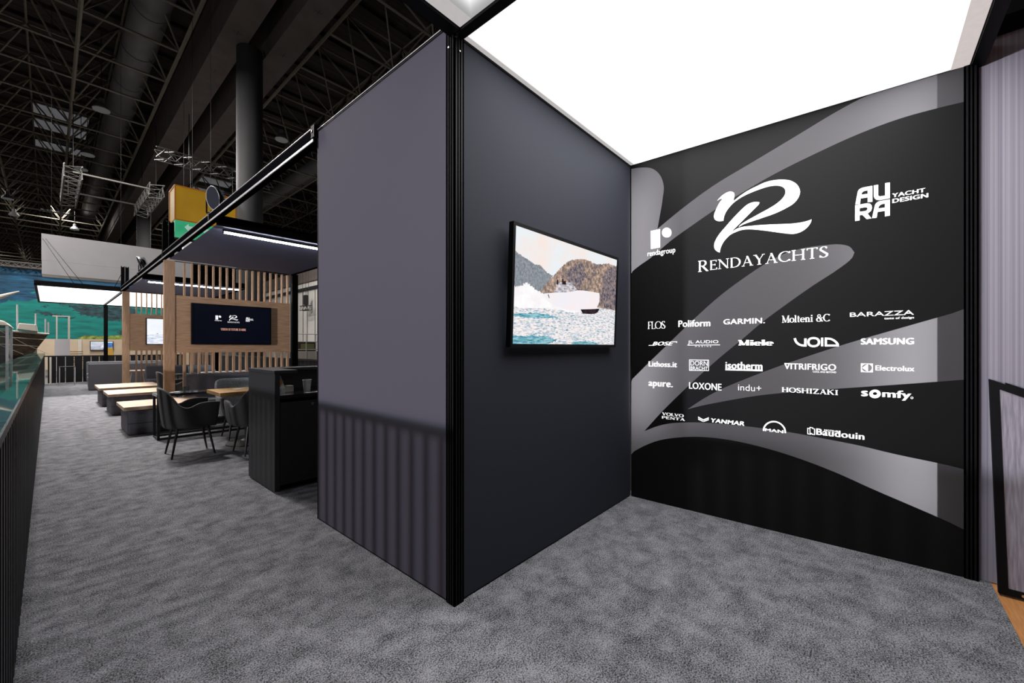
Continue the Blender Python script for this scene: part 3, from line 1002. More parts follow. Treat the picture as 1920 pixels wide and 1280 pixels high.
mb = MB()
lean_poly(mb, [(-0.565, 0), (-0.53, 0), (-0.53, top_at(-0.53)), (-0.565, top_at(-0.565))])
lean_poly(mb, [(-1.53, 0), (-1.495, 0), (-1.495, top_at(-1.495)), (-1.53, top_at(-1.53))])
lean_bar(mb, -1.495, -0.565, 0, 0.035)
lean_poly(mb, [(-1.495, top_at(-1.495) - .038), (-0.565, top_at(-0.565) - .038), (-0.565, top_at(-0.565)), (-1.495, top_at(-1.495))])
mb.build('frame', M['alu'], t)
mb = MB()
lean_poly(mb, [(-1.494, .036), (-0.566, .036), (-0.566, top_at(-0.566) - .039), (-1.494, top_at(-1.494) - .039)], 0.008, 0.02)
mb.build('sheet', M['poly'], t)
mb = MB()
c = lean(-0.615, 0.02, 0.028)
mb.tube(c, c + Vector((-0.012, 0, 0.001)), 0.009, 0.007, 12)
mb.build('screw', M['chrome'], t)
mb = MB()
lean_poly(mb, [(-0.80, top_at(-.80) + .001), (-0.59, top_at(-.59) + .001), (-0.59, top_at(-.59) + .011), (-0.80, top_at(-.80) + .011)], 0.004, 0.022)
mb.build('top_clip', M['alu'], t)

# ------------------------------------------------------------------ light ceilings of the booth
t = thing('ceiling_light', 'glowing white fabric ceiling over the printed wall corner', 'ceiling light', (2.45, 0.6, 3.0))
MB().add([(1.455, -0.40, 2.999), (3.54, -0.40, 2.999), (3.486, 1.60, 2.999), (1.455, 1.60, 2.999)], [(0, 1, 2, 3)]).build('diffuser', M['box1'], t)
MB().add([(1.455, 1.60, 2.999), (3.486, 1.60, 2.999), (3.486, 1.629, 2.999), (1.455, 1.629, 2.999)], [(0, 1, 2, 3)]).build('diffuser_edge', M['rim'], t)
MB().add([(1.455, -0.437, 2.9985), (3.55, -0.437, 2.9985), (3.542, -0.36, 2.9985), (1.455, -0.36, 2.9985)], [(0, 1, 2, 3)]).build('diffuser_edge', M['rimwarm'], t)
mb = MB()
mb.box(1.40, 1.453, -0.46, 1.62, 2.985, 3.10)
mb.box(1.40, 3.62, -0.50, -0.442, 2.985, 3.10)
mb.box(1.46, 3.50, 1.632, 1.69, 3.002, 3.10)
mb.add([(3.49, 1.63, 3.0), (3.552, -0.44, 3.0), (3.60, -0.44, 3.0), (3.54, 1.63, 3.0), (3.49, 1.63, 3.1), (3.552, -0.44, 3.1), (3.60, -0.44, 3.1), (3.54, 1.63, 3.1)], [(0, 1, 2, 3), (4, 5, 6, 7), (0, 1, 5, 4), (1, 2, 6, 5), (2, 3, 7, 6), (3, 0, 4, 7)])
mb.box(1.40, 3.6, -0.44, 1.69, 3.1, 3.11)
mb.build('frame', M['alu'], t)
t = thing('ceiling_light', 'glowing white fabric ceiling left of the corner post', 'ceiling light', (0.3, 0.6, 3.0))
MB().add([(-0.75, -0.44, 2.999), (1.398, -0.44, 2.999), (1.398, 1.50, 2.999), (-0.75, 1.50, 2.999)], [(0, 1, 2, 3)]).build('diffuser', M['box2'], t)
MB().add([(-0.75, 1.50, 2.999), (1.398, 1.50, 2.999), (1.398, 1.585, 2.999), (-0.75, 1.585, 2.999)], [(0, 1, 2, 3)]).build('diffuser_edge', M['rim'], t)
mb = MB()
mb.box(-0.8, 1.394, 1.588, 1.66, 2.985, 3.10)
mb.box(-0.8, -0.752, -0.46, 1.588, 2.985, 3.10)
mb.box(-0.8, 1.394, -0.50, -0.442, 2.985, 3.10)
mb.box(-0.8, 1.394, -0.44, 1.66, 3.1, 3.11)
mb.build('frame', M['alu'], t)

# ------------------------------------------------------------------ framed screen on the navy wall
TVA = Vector((2.45, 1.592, 1.35))
tilt = math.radians(2.2)
TU, TVv = Vector((1, 0, 0)), Vector((0, -math.sin(tilt), math.cos(tilt)))
TN_ = TU.cross(TVv)          # towards the viewer (-Y)


def tvp(px, py):
    q = hit(px, py, TVA, TN_)
    return ((q - TVA).dot(TU), (q - TVA).dot(TVv))


cs = [tvp(*p) for p in ((959.5, 413.4), (1157, 484), (954, 651.4), (1151.4, 650.3))]
u0, u1 = (cs[0][0] + cs[2][0]) / 2, (cs[1][0] + cs[3][0]) / 2
v0, v1 = (cs[2][1] + cs[3][1]) / 2, (cs[0][1] + cs[1][1]) / 2


def tv3(u, v, d=0.0):
    return TVA + TU * u + TVv * v + TN_ * d


tv = thing('framed_screen', 'framed screen showing a white motor yacht on the navy wall', 'screen', (2.45, 1.60, 1.35))
bz = 0.021
mb = MB()
for (a, b, c, d) in ((u0, u0 + bz, v0, v1), (u1 - bz, u1, v0, v1), (u0 + bz, u1 - bz, v0, v0 + bz), (u0 + bz, u1 - bz, v1 - bz, v1)):
    mb.prism([(a, c), (b, c), (b, d), (a, d)], tv3, -0.022, 0.014)
mb.build('bezel', M['tvblack'], tv)
MB().prism([(u0 + .06, v0 + .06), (u1 - .06, v0 + .06), (u1 - .06, v1 - .06), (u0 + .06, v1 - .06)], tv3, -0.028, -0.0225).build('wall_mount', M['tvblack'], tv)


def pic(name, c1, c2, scale, stretch=(1, 1, 1), strength=1.0, lo=0.4, hi=0.6, c3=None):
    m = bpy.data.materials.new(name)
    m.use_nodes = True
    nt = m.node_tree
    nt.nodes.remove(nt.nodes['Principled BSDF'])
    tc = nt.nodes.new('ShaderNodeTexCoord')
    mp = nt.nodes.new('ShaderNodeMapping')
    mp.inputs['Scale'].default_value = stretch
    nt.links.new(tc.outputs['Object'], mp.inputs[0])
    nz = nt.nodes.new('ShaderNodeTexNoise')
    nz.inputs['Scale'].default_value = scale
    nz.inputs['Detail'].default_value = 5
    nz.inputs['Roughness'].default_value = 0.65
    nt.links.new(mp.outputs[0], nz.inputs['Vector'])
    rp = nt.nodes.new('ShaderNodeValToRGB')
    e = rp.color_ramp.elements
    e[0].position, e[1].position = lo, hi
    e[0].color, e[1].color = tuple(c1) + (1,), tuple(c2) + (1,)
    if c3:
        x = e.new((lo + hi) / 2)
        x.color = tuple(c3) + (1,)
    nt.links.new(nz.outputs['Fac'], rp.inputs['Fac'])
    em = nt.nodes.new('ShaderNodeEmission')
    em.inputs['Strength'].default_value = strength
    nt.links.new(rp.outputs['Color'], em.inputs['Color'])
    nt.links.new(em.outputs[0], nt.nodes['Material Output'].inputs['Surface'])
    return m


PM = [pic('picture_sky', (0.98, 0.80, 0.72), (0.82, 0.90, 0.95), 1.6, strength=1.0),
      pic('picture_far_hill', (0.13, 0.165, 0.21), (0.40, 0.41, 0.43), 60, strength=1.0, lo=.3, hi=.7),
      pic('picture_near_hill', (0.09, 0.09, 0.13), (0.78, 0.52, 0.42), 42, strength=1.0, lo=.34, hi=.68, c3=(0.34, 0.25, 0.19)),
      pic('picture_hill_shade', (0.05, 0.06, 0.105), (0.52, 0.38, 0.33), 48, strength=1.0, lo=.38, hi=.74),
      pic('picture_water', (0.03, 0.24, 0.36), (0.98, 0.88, 0.86), 30, (1, 1, 4.5), 1.0, lo=.32, hi=.55, c3=(0.50, 0.60, 0.68)),
      pic('picture_spray', (0.9, 0.85, 0.87), (1, 1, 1), 14, strength=1.02, lo=.3, hi=.7),
      pic('picture_yacht_hull', (0.95, 0.86, 0.88), (0.9, 0.88, 0.93), 5, strength=1.0),
      pic('picture_dark_keel', (0.015, 0.01, 0.015), (0.04, 0.025, 0.03), 20),
      pic('picture_deckhouse', (0.22, 0.25, 0.33), (0.85, 0.75, 0.75), 30, (1, 1, 2)),
      pic('picture_teal_water', (0.0, 0.20, 0.30), (0.35, 0.62, 0.68), 22, (1, 1, 6), 1.0, lo=.35, hi=.6)]
zt4 = lambda p: tvp(930 + p[0] * .21872, 390 + p[1] * .21872)
sm = lambda pts, n=3, c=40: [(v.x, v.y) for v in smooth([zt4(p) for p in pts], n, True, c)]
REG = [
    (sm([(100, 330), (185, 392), (260, 440), (330, 485), (370, 492), (420, 545), (478, 580), (440, 640), (380, 715), (300, 760), (100, 760)]), 1),
    (sm([(360, 730), (420, 650), (480, 585), (540, 520), (600, 465), (650, 445), (720, 438), (790, 455), (850, 482), (960, 478), (1000, 495), (1060, 500), (1060, 890), (360, 760)]), 2),
    (sm([(930, 540), (975, 510), (1060, 500), (1060, 880), (930, 860), (895, 780), (905, 640)]), 3),
    (sm([(580, 560), (640, 500), (720, 470), (760, 560), (740, 640), (690, 690), (620, 640)]), 3),
    (sm([(100, 835), (300, 850), (600, 870), (880, 860), (1060, 885), (1060, 1300), (100, 1300)]), 4),
    (sm([(120, 1100), (350, 1090), (520, 1125), (460, 1160), (120, 1180)]), 9),
    (sm([(630, 1150), (760, 1140), (880, 1165), (820, 1185), (660, 1180)]), 9),
    (sm([(140, 900), (420, 905), (520, 940), (330, 945), (140, 930)]), 9),
    (sm([(120, 660), (190, 675), (250, 645), (310, 680), (370, 720), (430, 740), (520, 790), (720, 870), (700, 895), (560, 880), (430, 860), (100, 845)]), 5),
    (sm([(385, 735), (520, 722), (700, 705), (800, 715), (878, 730), (878, 800), (850, 868), (720, 880), (560, 862), (440, 800)], 3, 30), 6),
    (sm([(715, 868), (800, 866), (880, 862), (862, 895), (835, 906), (735, 904)], 3, 30), 7),
    (sm([(485, 722), (510, 672), (500, 658), (545, 635), (640, 640), (662, 668), (690, 705), (600, 722)], 2, 25), 8),
    ([zt4(p) for p in ((511, 655), (511, 618), (524, 612), (526, 655))], 7),
    ([zt4(p) for p in ((558, 655), (556, 610), (566, 604), (572, 628), (588, 622), (592, 658))], 7),
    ([zt4(p) for p in ((434, 742), (440, 738), (450, 768), (446, 774))], 7),
]
def ragged(poly, k, seed):
    rr = random.Random(seed)
    out = []
    for i, a in enumerate(poly):
        b = poly[(i + 1) % len(poly)]
        for j in range(4):
            t = j / 4
            out.append((a[0] + (b[0] - a[0]) * t + rr.uniform(-k, k), a[1] + (b[1] - a[1]) * t + rr.uniform(-k, k)))
    return out


REG = [(ragged(p, {1: .0035, 2: .005, 3: .011, 4: .002, 5: .008, 9: .006}[m], i), m) if m in (1, 2, 3, 4, 5, 9) else (p, m) for i, (p, m) in enumerate(REG)]
cw = (u0 + bz, u1 - bz, v0 + bz, v1 - bz)
region_mesh(cw, REG, lambda u, v: tv3(u, v, 0.009)).build('display', PM, tv)
# ------------------------------------------------------------------ aisle frame: beam, masts, posts
XC = 3.56
t = struct('trim_3', 'long black beam along the top of the stand beside the aisle')
mb = MB()
mb.box(X0 - 0.02, X0 + 0.055, 3.29, 16.2, 2.99, 3.085)
mb.build('beam', M['beam'], t)
MB().box(X0 - 0.028, X0 - 0.0205, 3.29, 16.2, 2.972, 2.992).build('beam_lip', M['alu_edge'], t)
MB().box(X0 - 0.028, X0 - 0.0205, 3.29, 16.2, 3.078, 3.084).build('beam_lip', M['alu_edge'], t)
mb = MB()
for y in (3.29, 6.45, 9.72, 12.9, 16.15):
    mb.box(X0 - 0.032, X0 + 0.06, y - 0.03, y + 0.03, 3.0, 3.095)
mb.build('beam_joint', M['alu'], t)
mb = MB()
for y in (3.3, 6.45, 12.9, 16.15):
    mb.tube((X0 - 0.036, y, 3.05), (X0 - 0.032, y, 3.05), 0.012, n=8)
    mb.tube((X0, y, 3.095), (X0, y, 3.13), 0.01, n=8)
mb.build('joint_screw', M['chrome'], t)

for y, lab in ((9.72, 'black mast rising above the nearer oak screen'), (16.15, 'black mast rising above the farther oak screen')):
    m_ = thing('frame_mast', lab, 'mast', (X0, y, 3.095))
    mb = MB()
    grooved_post(mb, X0 - 0.03, y - 0.06, 0.075, 3.096, 3.64)
    grooved_post(mb, X0 + 0.06, y - 0.06, 0.075, 3.0, 3.64)
    mb.build('mast_profile', M['alu'], m_)
    for dx in (-0.02, 0.035, 0.07, 0.125):
        MB().tube((X0 + dx, y - 0.02, 3.64), (X0 + dx, y - 0.02, 3.67), 0.014, n=8).build('mast_cap', M['chrome'], m_)

for i, (x, y, lab) in enumerate(((XC + 0.04, 9.75, 'black post at the far end of the nearer oak screen'), (XC + 0.04, 16.18, 'black post at the far end of the farther oak screen'), (1.42, 22.42, 'black post under the far light ceiling'))):
    p = struct('trim_%d' % (4 + i), lab)
    grooved_post(MB(), x, y - 0.05, 0.12 if i < 2 else 0.11, 0.0, 2.98).build('post', M['alu'], p)

# canopies of navy fabric with a tube light under the near edge
def canopy(y0, y1, lab, lablight, ly):
    c_ = thing('fabric_canopy', lab, 'canopy', (2.4, (y0 + y1) / 2, 2.96))
    mb = MB()
    n = 14
    vs, fs = [], []
    for i in range(n + 1):
        for k in range(9):
            x = X0 + 0.06 + (XC - X0 - 0.06) * k / 8
            y = y0 + 0.03 + (y1 - y0 - 0.06) * i / n
            sag = 0.018 * math.sin(math.pi * k / 8) * math.sin(math.pi * i / n)
            vs.append((x, y, 2.965 - sag))
    for i in range(n):
        for k in range(8):
            a = i * 9 + k
            fs.append((a, a + 1, a + 10, a + 9))
    mb.add(vs, fs)
    mb.build('fabric', M['canopy'], c_, smooth_=True)
    mb = MB()
    mb.box(X0 + 0.06, XC, y0 - 0.02, y0 + 0.029, 2.962, 3.09)
    mb.box(XC, XC + 0.05, y0, y1, 2.95, 3.08)
    mb.build('fascia', M['beam'], c_)
    l_ = thing('tube_light', lablight, 'tube light', (2.4, ly, 2.91))
    MB().box(1.56, 3.45, ly - 0.022, ly + 0.022, 2.925, 2.948).build('housing', M['alu'], l_)
    MB().tube((1.57, ly, 2.912), (3.44, ly, 2.912), 0.0135, n=12).build('tube', M['led'], l_)
    for x in (1.566, 3.444):
        MB().tube((x - 0.008, ly, 2.912), (x + 0.008, ly, 2.912), 0.017, n=12).build('end_cap', M['chrome'], l_)


canopy(6.45, 9.70, 'navy fabric canopy in front of the nearer oak screen', 'bright white tube light under the nearer navy canopy', 6.60)
canopy(12.9, 16.12, 'navy fabric canopy behind the nearer oak screen', 'white tube light under the farther navy canopy', 13.0)

# far light ceiling, two panels
for x0, x1, lab in ((-0.2, 1.41, 'glowing far light ceiling left of the farther oak screen'), (1.47, XC, 'glowing far light ceiling behind the farther oak screen')):
    l_ = thing('ceiling_light', lab, 'ceiling light', ((x0 + x1) / 2, 19.3, 3.0))
    MB().add([(x0, 16.28, 2.999), (x1, 16.28, 2.999), (x1, 22.5, 2.999), (x0, 22.5, 2.999)], [(0, 1, 2, 3)]).build('diffuser', M['box3'], l_)
    mb = MB()
    mb.box(x0 - 0.05, x1 + 0.03, 16.2, 16.279, 2.95, 3.07)
    mb.box(x0 - 0.05, x0 - 0.001, 16.28, 22.55, 2.96, 3.07)
    mb.box(x0 - 0.05, x1 + 0.03, 22.501, 22.56, 2.96, 3.07)
    mb.box(x0 - 0.05, x1 + 0.03, 16.2, 22.56, 3.07, 3.08)
    mb.build('frame', M['alu'], l_)
    if x0 < 0:
        mb = MB()
        for a, b in (((.45, 16.24, 3.08), (-.20, 29.98, 6.6)), ((.62, 16.24, 3.08), (-.1, 29.98, 6.6)), ((1.25, 16.24, 3.08), (1.40, 16.10, 3.5))):
            mb.tube(a, b, 0.006, n=6)
        mb.build('suspension_wire', M['beam'], l_)
        for x in (x0 - 0.03, x0 + 0.03):
            MB().tube((x, 16.198, 3.03), (x, 16.19, 3.03), 0.02, n=10).build('corner_screw', M['chrome'], l_)

# flood lights clamped on the beam
def flood(loc, rz, tiltx, lab):
    t = thing('flood_light', lab, 'spotlight', loc, rz)
    R = Matrix.Rotation(tiltx, 3, 'Y')
    def L(p):
        return R @ Vector(p) + Vector((0, 0, 0.22))
    mb = MB()
    n = 24
    vs = []
    prof = [(0.0, 0.10), (0.05, 0.10), (0.09, 0.06), (0.145, 0.03), (0.15, 0.0)]
    for r, d in prof:
        for k in range(n):
            a = 2 * math.pi * k / n
            vs.append(L((d, r * math.cos(a), r * math.sin(a))))
    fs = [(i * n + k, i * n + (k + 1) % n, (i + 1) * n + (k + 1) % n, (i + 1) * n + k) for i in range(len(prof) - 1) for k in range(n)]
    mb.add(vs, fs)
    for k in range(10):
        z = -0.11 + k * 0.024
        w = math.sqrt(max(0, 0.12 ** 2 - z * z))
        a, b, c, d = L((0.06, -w, z)), L((0.13, -w * .7, z)), L((0.13, w * .7, z)), L((0.06, w, z))
        mb.add([a, b, c, d], [(0, 1, 2, 3)])
    mb.build('housing', M['black'], t, local=True)
    mb = MB()
    mb.add([L((-0.004, 0.138 * math.cos(2 * math.pi * k / n), 0.138 * math.sin(2 * math.pi * k / n))) for k in range(n)], [list(range(n))])
    mb.build('lens', M['navy'], t, local=True)
    mb = MB()
    ring = [L((-0.003, 0.146 * math.cos(2 * math.pi * k / n), 0.146 * math.sin(2 * math.pi * k / n))) for k in range(n)]
    mb.path(ring + [ring[0]], 0.006, 6)
    mb.build('rim', M['alu_edge'], t, local=True)
    mb = MB()
    mb.path([(0, -0.16, 0.22), (0.0, -0.16, 0.05), (0, 0.16, 0.05), (0, 0.16, 0.22)], 0.009, 6)
    mb.tube((0, 0, 0.05), (0, 0, -0.01), 0.02, n=10)
    mb.build('bracket', M['alu'], t, local=True)
    return t


flood((1.415, 6.42, 3.07), math.radians(14), math.radians(-12), 'round black flood light on the beam near the yellow sign')
flood((1.41, 12.85, 3.10), math.radians(0), math.radians(-20), 'round black flood light on the beam before the white banner')

# ------------------------------------------------------------------ oak slatted screens with screens on them
def oak_screen(y, lab):
    t = thing('slatted_screen', lab, 'room divider', (X0, y, 0))
    zb0, zb1 = 1.245, 2.32
    xr = XC
    pil = MB().box(X0, X0 + 0.155, y, y + 0.12, 0, 2.955).build('pillar', M['oak'], t, bevel=0.003)
    MB().box(X0 + 0.156, xr, y + 0.015, y + 0.105, zb0, zb1).build('panel_board', M['oakb'], t)
    mb = MB()
    ml = MB()
    n = 17
    for k in range(n):
        x = X0 + 0.30 + (xr - 0.04 - X0 - 0.30) * k / (n - 1)
        mb.box(x - 0.014, x + 0.014, y + 0.02, y + 0.085, zb1 + 0.001, 2.95)
        ml.box(x - 0.019, x + 0.019, y + 0.02, y + 0.085, 0.0, zb0 - 0.001)
    mb.build('upper_slats', M['oak'], t)
    ml.build('lower_slats', M['oak'], t)
    MB().box(X0 + 0.156, xr, y + 0.03, y + 0.075, 2.951, 2.962).build('head_rail', M['black'], t)
    return t


oak_screen(9.72, 'oak slatted screen with the dark logo display, nearer of the two')
oak_screen(16.12, 'oak slatted screen with the sea picture display, farther of the two')


def wall_screen(y, x0, x1, z0, z1, lab):
    t = thing('display', lab, 'screen', ((x0 + x1) / 2, y, (z0 + z1) / 2))
    b = 0.02
    mb = MB()
    for (a, c, d, e) in ((x0, x0 + b, z0, z1), (x1 - b, x1, z0, z1), (x0 + b, x1 - b, z0, z0 + b), (x0 + b, x1 - b, z1 - b, z1)):
        mb.box(a, c, y - 0.065, y + 0.013, d, e)
    mb.build('bezel', M['tvblack'], t)
    return t, (x0 + b, x1 - b, z0 + b, z1 - b)


y = 9.72
ds, r_ = wall_screen(y, 1.79, 3.155, 1.403, 2.19, 'dark wall display with three white logos on the nearer oak screen')
M['dispdark'] = mat('display_navy_black', (0.0016, 0.0024, 0.0065), 0.5, var=0.2, scale=3, emit=1.0, spec=0.05)
M['dispdark'].node_tree.nodes['Principled BSDF'].inputs['Base Color'].default_value = (.002, .002, .003, 1)
M['dispwhite'] = mat('display_white', (0.9, 0.92, 0.95), var=0.0, emit=1.0)
M['dispred'] = mat('display_salmon', (0.85, 0.42, 0.33), var=0.0, emit=1.0)
MB().add([(r_[0], y - 0.05, r_[2]), (r_[1], y - 0.05, r_[2]), (r_[1], y - 0.05, r_[3]), (r_[0], y - 0.05, r_[3])], [(0, 1, 2, 3)]).build('display_panel', M['dispdark'], ds)
d3 = lambda s, z: Vector((s, y - 0.052, z))


def dp(px, py):
    q = hit(px, py, (0, y - 0.052, 0), (0, 1, 0))
    return (q.x, q.z)


z6 = lambda p: dp(340 + p[0] * .09375, 560 + p[1] * .09375)


def dbox(x0, yt, yb, x1):
    a, b = z6((x0, yt))
    _, c = z6((x0, yb))
    d, _ = z6((x1, yt))
    return (a, d, c, b)


def fit(loops_groups, box, mb):
    P = [p for g in loops_groups for lp in g for p in lp]
    ax, bx, ay, by = min(p[0] for p in P), max(p[0] for p in P), min(p[1] for p in P), max(p[1] for p in P)
    s0, s1, c0, c1 = box
    for g in loops_groups:
        mb.flat([[(s0 + (p[0] - ax) / (bx - ax) * (s1 - s0), c0 + (p[1] - ay) / (by - ay) * (c1 - c0)) for p in lp] for lp in g], d3)


mb = MB()
fit([[MONO[0]], [MONO[1]]], dbox(955, 325, 440, 1135), mb)
place(*serif_mesh('RENDAYACHTS', .16, .08), dbox(925, 450, 478, 1162), d3, mb)
mb.build('logo_lettering', M['dispwhite'], ds)
mb = MB()
fit([[[LW(*p) for p in RECT]], [[LW(*p) for p in ell(1250.2, 436, 9.1, 9.3)]]], dbox(682, 330, 415, 798), mb)
place(*text_mesh('rendagroup', .03), dbox(668, 420, 445, 808), d3, mb)
mb.build('logo_lettering', M['dispwhite'], ds)
mb = MB()
fit([[[LW(*z3(p)) for p in lp] for lp in g] for g in AUR], dbox(1290, 370, 458, 1365), mb)
place(*text_mesh('YACHT', .04), dbox(1368, 398, 413, 1436), d3, mb)
place(*text_mesh('DESIGN', .04), dbox(1368, 416, 432, 1440), d3, mb)
mb.build('logo_lettering', M['dispwhite'], ds)
mb = MB()
place(*serif_mesh('VISION OF FUTURE IS HERE', .17, .09), dbox(790, 585, 630, 1290), d3, mb)
mb.build('caption_lettering', M['dispred'], ds)

y2 = 16.12
ds2, r2 = wall_screen(y2, 1.90, 3.25, 1.42, 2.21, 'bright wall display with pale sea on the farther oak screen')
PM2 = [pic('pale_sky_picture', (0.88, 0.93, 1.0), (1, 1, 1), 2), pic('pale_sea_picture', (0.30, 0.40, 0.68), (0.95, 0.97, 1), 9, (1, 1, 7), lo=.3, hi=.55), pic('bird_picture', (0.1, 0.1, 0.15), (0.2, 0.2, 0.25), 5)]
region_mesh(r2, [([(r2[0], r2[2]), (r2[1], r2[2]), (r2[1], 1.73), (r2[0], 1.73)], 1), ([(2.13, 1.745), (2.18, 1.745), (2.16, 1.765)], 2), ([(2.36, 1.75), (2.40, 1.76), (2.37, 1.77)], 2)],
            lambda s, z: Vector((s, y2 - 0.05, z))).build('display_panel', PM2, ds2)

# ------------------------------------------------------------------ furniture builders
def make_armchair(name, label, cat, fab, square=False):
    t = thing(name, label, cat)
    ctl = [(.25, -.285, .665), (.14, -.30, .675), (.03, -.30, .66), (-.07, -.295, .615), (-.14, -.28, .64), (-.21, -.24, .74), (-.27, -.17, .83), (-.30, -.08, .855), (-.305, 0, .858)]
    if square:
        ctl = [(.25, -.285, .62), (.14, -.30, .63), (.03, -.30, .64), (-.08, -.295, .68), (-.17, -.285, .76), (-.245, -.26, .845), (-.285, -.20, .865), (-.30, -.10, .868), (-.305, 0, .868)]
    ctl = ctl + [(x, -y_, z) for x, y_, z in ctl[-2::-1]]
    pts = smooth([Vector(c) for c in ctl], 3, False, 170)
    n = len(pts)
    lev = 7
    vs, fs = [], []
    for p in pts:
        for k in range(lev):
            v = k / (lev - 1)
            q = 0.88 + 0.12 * v ** 0.7
            x = p.x * q + 0.02 * (1 - v)
            if p.x > .05:
                x -= (1 - v) * (p.x - .05) * 0.12
            yy = p.y * (0.86 + 0.14 * v ** 0.6)
            z = 0.365 + (p.z - 0.365) * v
            vs.append((x, yy, z))
    for i in range(n - 1):
        for k in range(lev - 1):
            a = i * lev + k
            fs.append((a, a + lev, a + lev + 1, a + 1))
    mb = MB().add(vs, fs)
    o = mb.build('shell', M[fab], t, smooth_=True, local=True)
    s = o.modifiers.new('thick', 'SOLIDIFY')
    s.thickness = 0.035
    s.offset = 0.0
    b = o.modifiers.new('round', 'BEVEL')
    b.width, b.segments, b.limit_method = 0.012, 2, 'ANGLE'
    MB().box(-.20, .33, -.20, .20, .385, .465).build('seat_cushion', M[fab], t, bevel=0.03, seg=3, local=True)
    MB().box(-.16, .17, -.17, .17, .35, .384).build('seat_frame', M['steel'], t, local=True)
    for sx in (-1, 1):
        for sy in (-1, 1):
            MB().tube((.15 * sx, .15 * sy, .36), (.215 * sx, .205 * sy, 0.0), .017, .010, 10).build('leg', M['steel'], t, local=True)
    return t


chair = make_armchair('armchair', 'charcoal armchair with black legs at the left end of the honey oak table', 'chair', 'charcoal')
chair.location = (1.19, 6.50, 0)
CH = 'armchairs around the lounge tables'
chair['group'] = CH
dup(chair, (1.80, 6.02, 0), math.radians(92), 'charcoal armchair half hidden by the black counter', CH)
tw = make_armchair('armchair', 'light grey tweed armchair behind the honey oak table', 'chair', 'tweed', True)
tw.location = (1.93, 7.16, 0)
tw.rotation_euler = (0, 0, math.radians(-92))
tw['group'] = CH
dup(chair, (1.74, 10.72, 0), math.radians(4), 'charcoal armchair just behind the nearer oak screen pillar', CH)
dup(chair, (2.45, 17.35, 0), math.radians(180), 'charcoal armchair behind the slats of the farther oak screen', CH)
dup(tw, (2.75, 13.3, 0), math.radians(-80), 'light grey tweed armchair between the two oak screens', CH)

# honey oak table on a round foot
def pedestal_table(name, lab, cat, x0, x1, y0, y1, h, top, cx, cy):
    t = thing(name, lab, cat, (cx, cy, 0))
    MB().box(x0, x1, y0, y1, h - 0.05, h).build('tabletop', M[top], t, bevel=0.004)
    MB().tube((cx, cy, 0.02), (cx, cy, h - 0.051), 0.045, n=16).build('column', M['steel'], t)
    MB().lathe([(0.27, 0.0), (0.265, 0.012), (0.2, 0.025), (0.09, 0.05), (0.05, 0.075)], (cx, cy, 0), 32).build('foot', M['steel'], t, smooth_=False)
    return t


pedestal_table('dining_table', 'thick honey oak table on a round black foot beside the counter', 'table', 1.47, 2.30, 6.34, 7.02, 0.755, 'honey', 1.87, 6.62)
tag(MB().obox((1.80, 6.75, 0.7585), (0.07, 0.02, 0), (-0.015, 0.05, 0), (0, 0, 0.003)).build('folded_card', M['paper']), 'white folded card on the honey oak table', 'card')

# black gloss table on a sled frame
def sled_table(lab, x0, x1, y0, y1, h):
    t = thing('sled_table', lab, 'table', ((x0 + x1) / 2, (y0 + y1) / 2, 0))
    MB().box(x0, x1, y0, y1, h - 0.035, h).build('tabletop', M['blackgloss'], t, bevel=0.003)
    mb = MB()
    q = 0.015
    for x in (x0 + .02, x1 - .02):
        for y_ in (y0 + .03, y1 - .03):
            mb.box(x - q, x + q, y_ - q, y_ + q, 0, h - 0.036)
        mb.box(x - q, x + q, y0 + .03 + q, y1 - .03 - q, 0, 2 * q)
    for y_ in (y0 + .03, y1 - .03):
        mb.box(x0 + .02 + q, x1 - .02 - q, y_ - q, y_ + q, 0, 2 * q)
    mb.build('sled_frame', M['steel'], t)
    return t


sled_table('black gloss table on a sled frame behind the front armchair', 1.03, 2.75, 7.72, 8.12, 0.665)
sled_table('black gloss table on a sled frame behind the nearer oak screen', 1.95, 3.3, 12.0, 12.45, 0.72)
g = thing('drinking_glass', 'small clear glass on the black gloss table', 'glass', (1.42, 7.98, 0.667))
MB().lathe([(0.028, 0), (0.03, 0.002), (0.033, 0.075), (0.030, 0.075), (0.027, 0.006)], (1.42, 7.98, 0.666), 20).build('bowl', M['glass'], g)
dup(g, (1.36, 7.93, 0.667), 0, 'small clear glass left of the other on the black table')
g['label'] = 'small clear glass right of the other on the black table'
tag(MB().obox((1.26, 7.9, 0.669), (0.05, 0.01, 0), (-0.01, 0.035, 0), (0, 0, 0.0025)).build('paper_napkin', M['paper']), 'white napkin at the left end of the black gloss table', 'napkin')

# oak topped upholstered benches
def bench(lab, x0, x1, y0, y1, h):
    t = thing('bench', lab, 'bench', ((x0 + x1) / 2, (y0 + y1) / 2, 0), 0, 'oak topped benches along the aisle')
    MB().box(x0 + .05, x1 - .04, y0 + .06, y1 - .04, 0, h - 0.056).build('base', M['felt'], t, bevel=0.025, seg=3)
    MB().box(x0, x1, y0, y1, h - 0.055, h).build('bench_top', M['oaktop'], t, bevel=0.003)
    MB().box(x0 + .052, x1 - .042, y0 + .0575, y0 + .0595, 0.17, 0.178).build('seam', M['black'], t)
    return t


bench('oak topped dark grey bench nearest the camera beside the aisle', 0.745, 1.80, 8.44, 9.42, 0.44)
bench('oak topped dark grey bench in the middle of the three by the aisle', 0.765, 1.77, 11.14, 12.25, 0.425)
bench('oak topped dark grey bench farthest of the three by the aisle', 0.745, 1.82, 12.93, 14.3, 0.425)

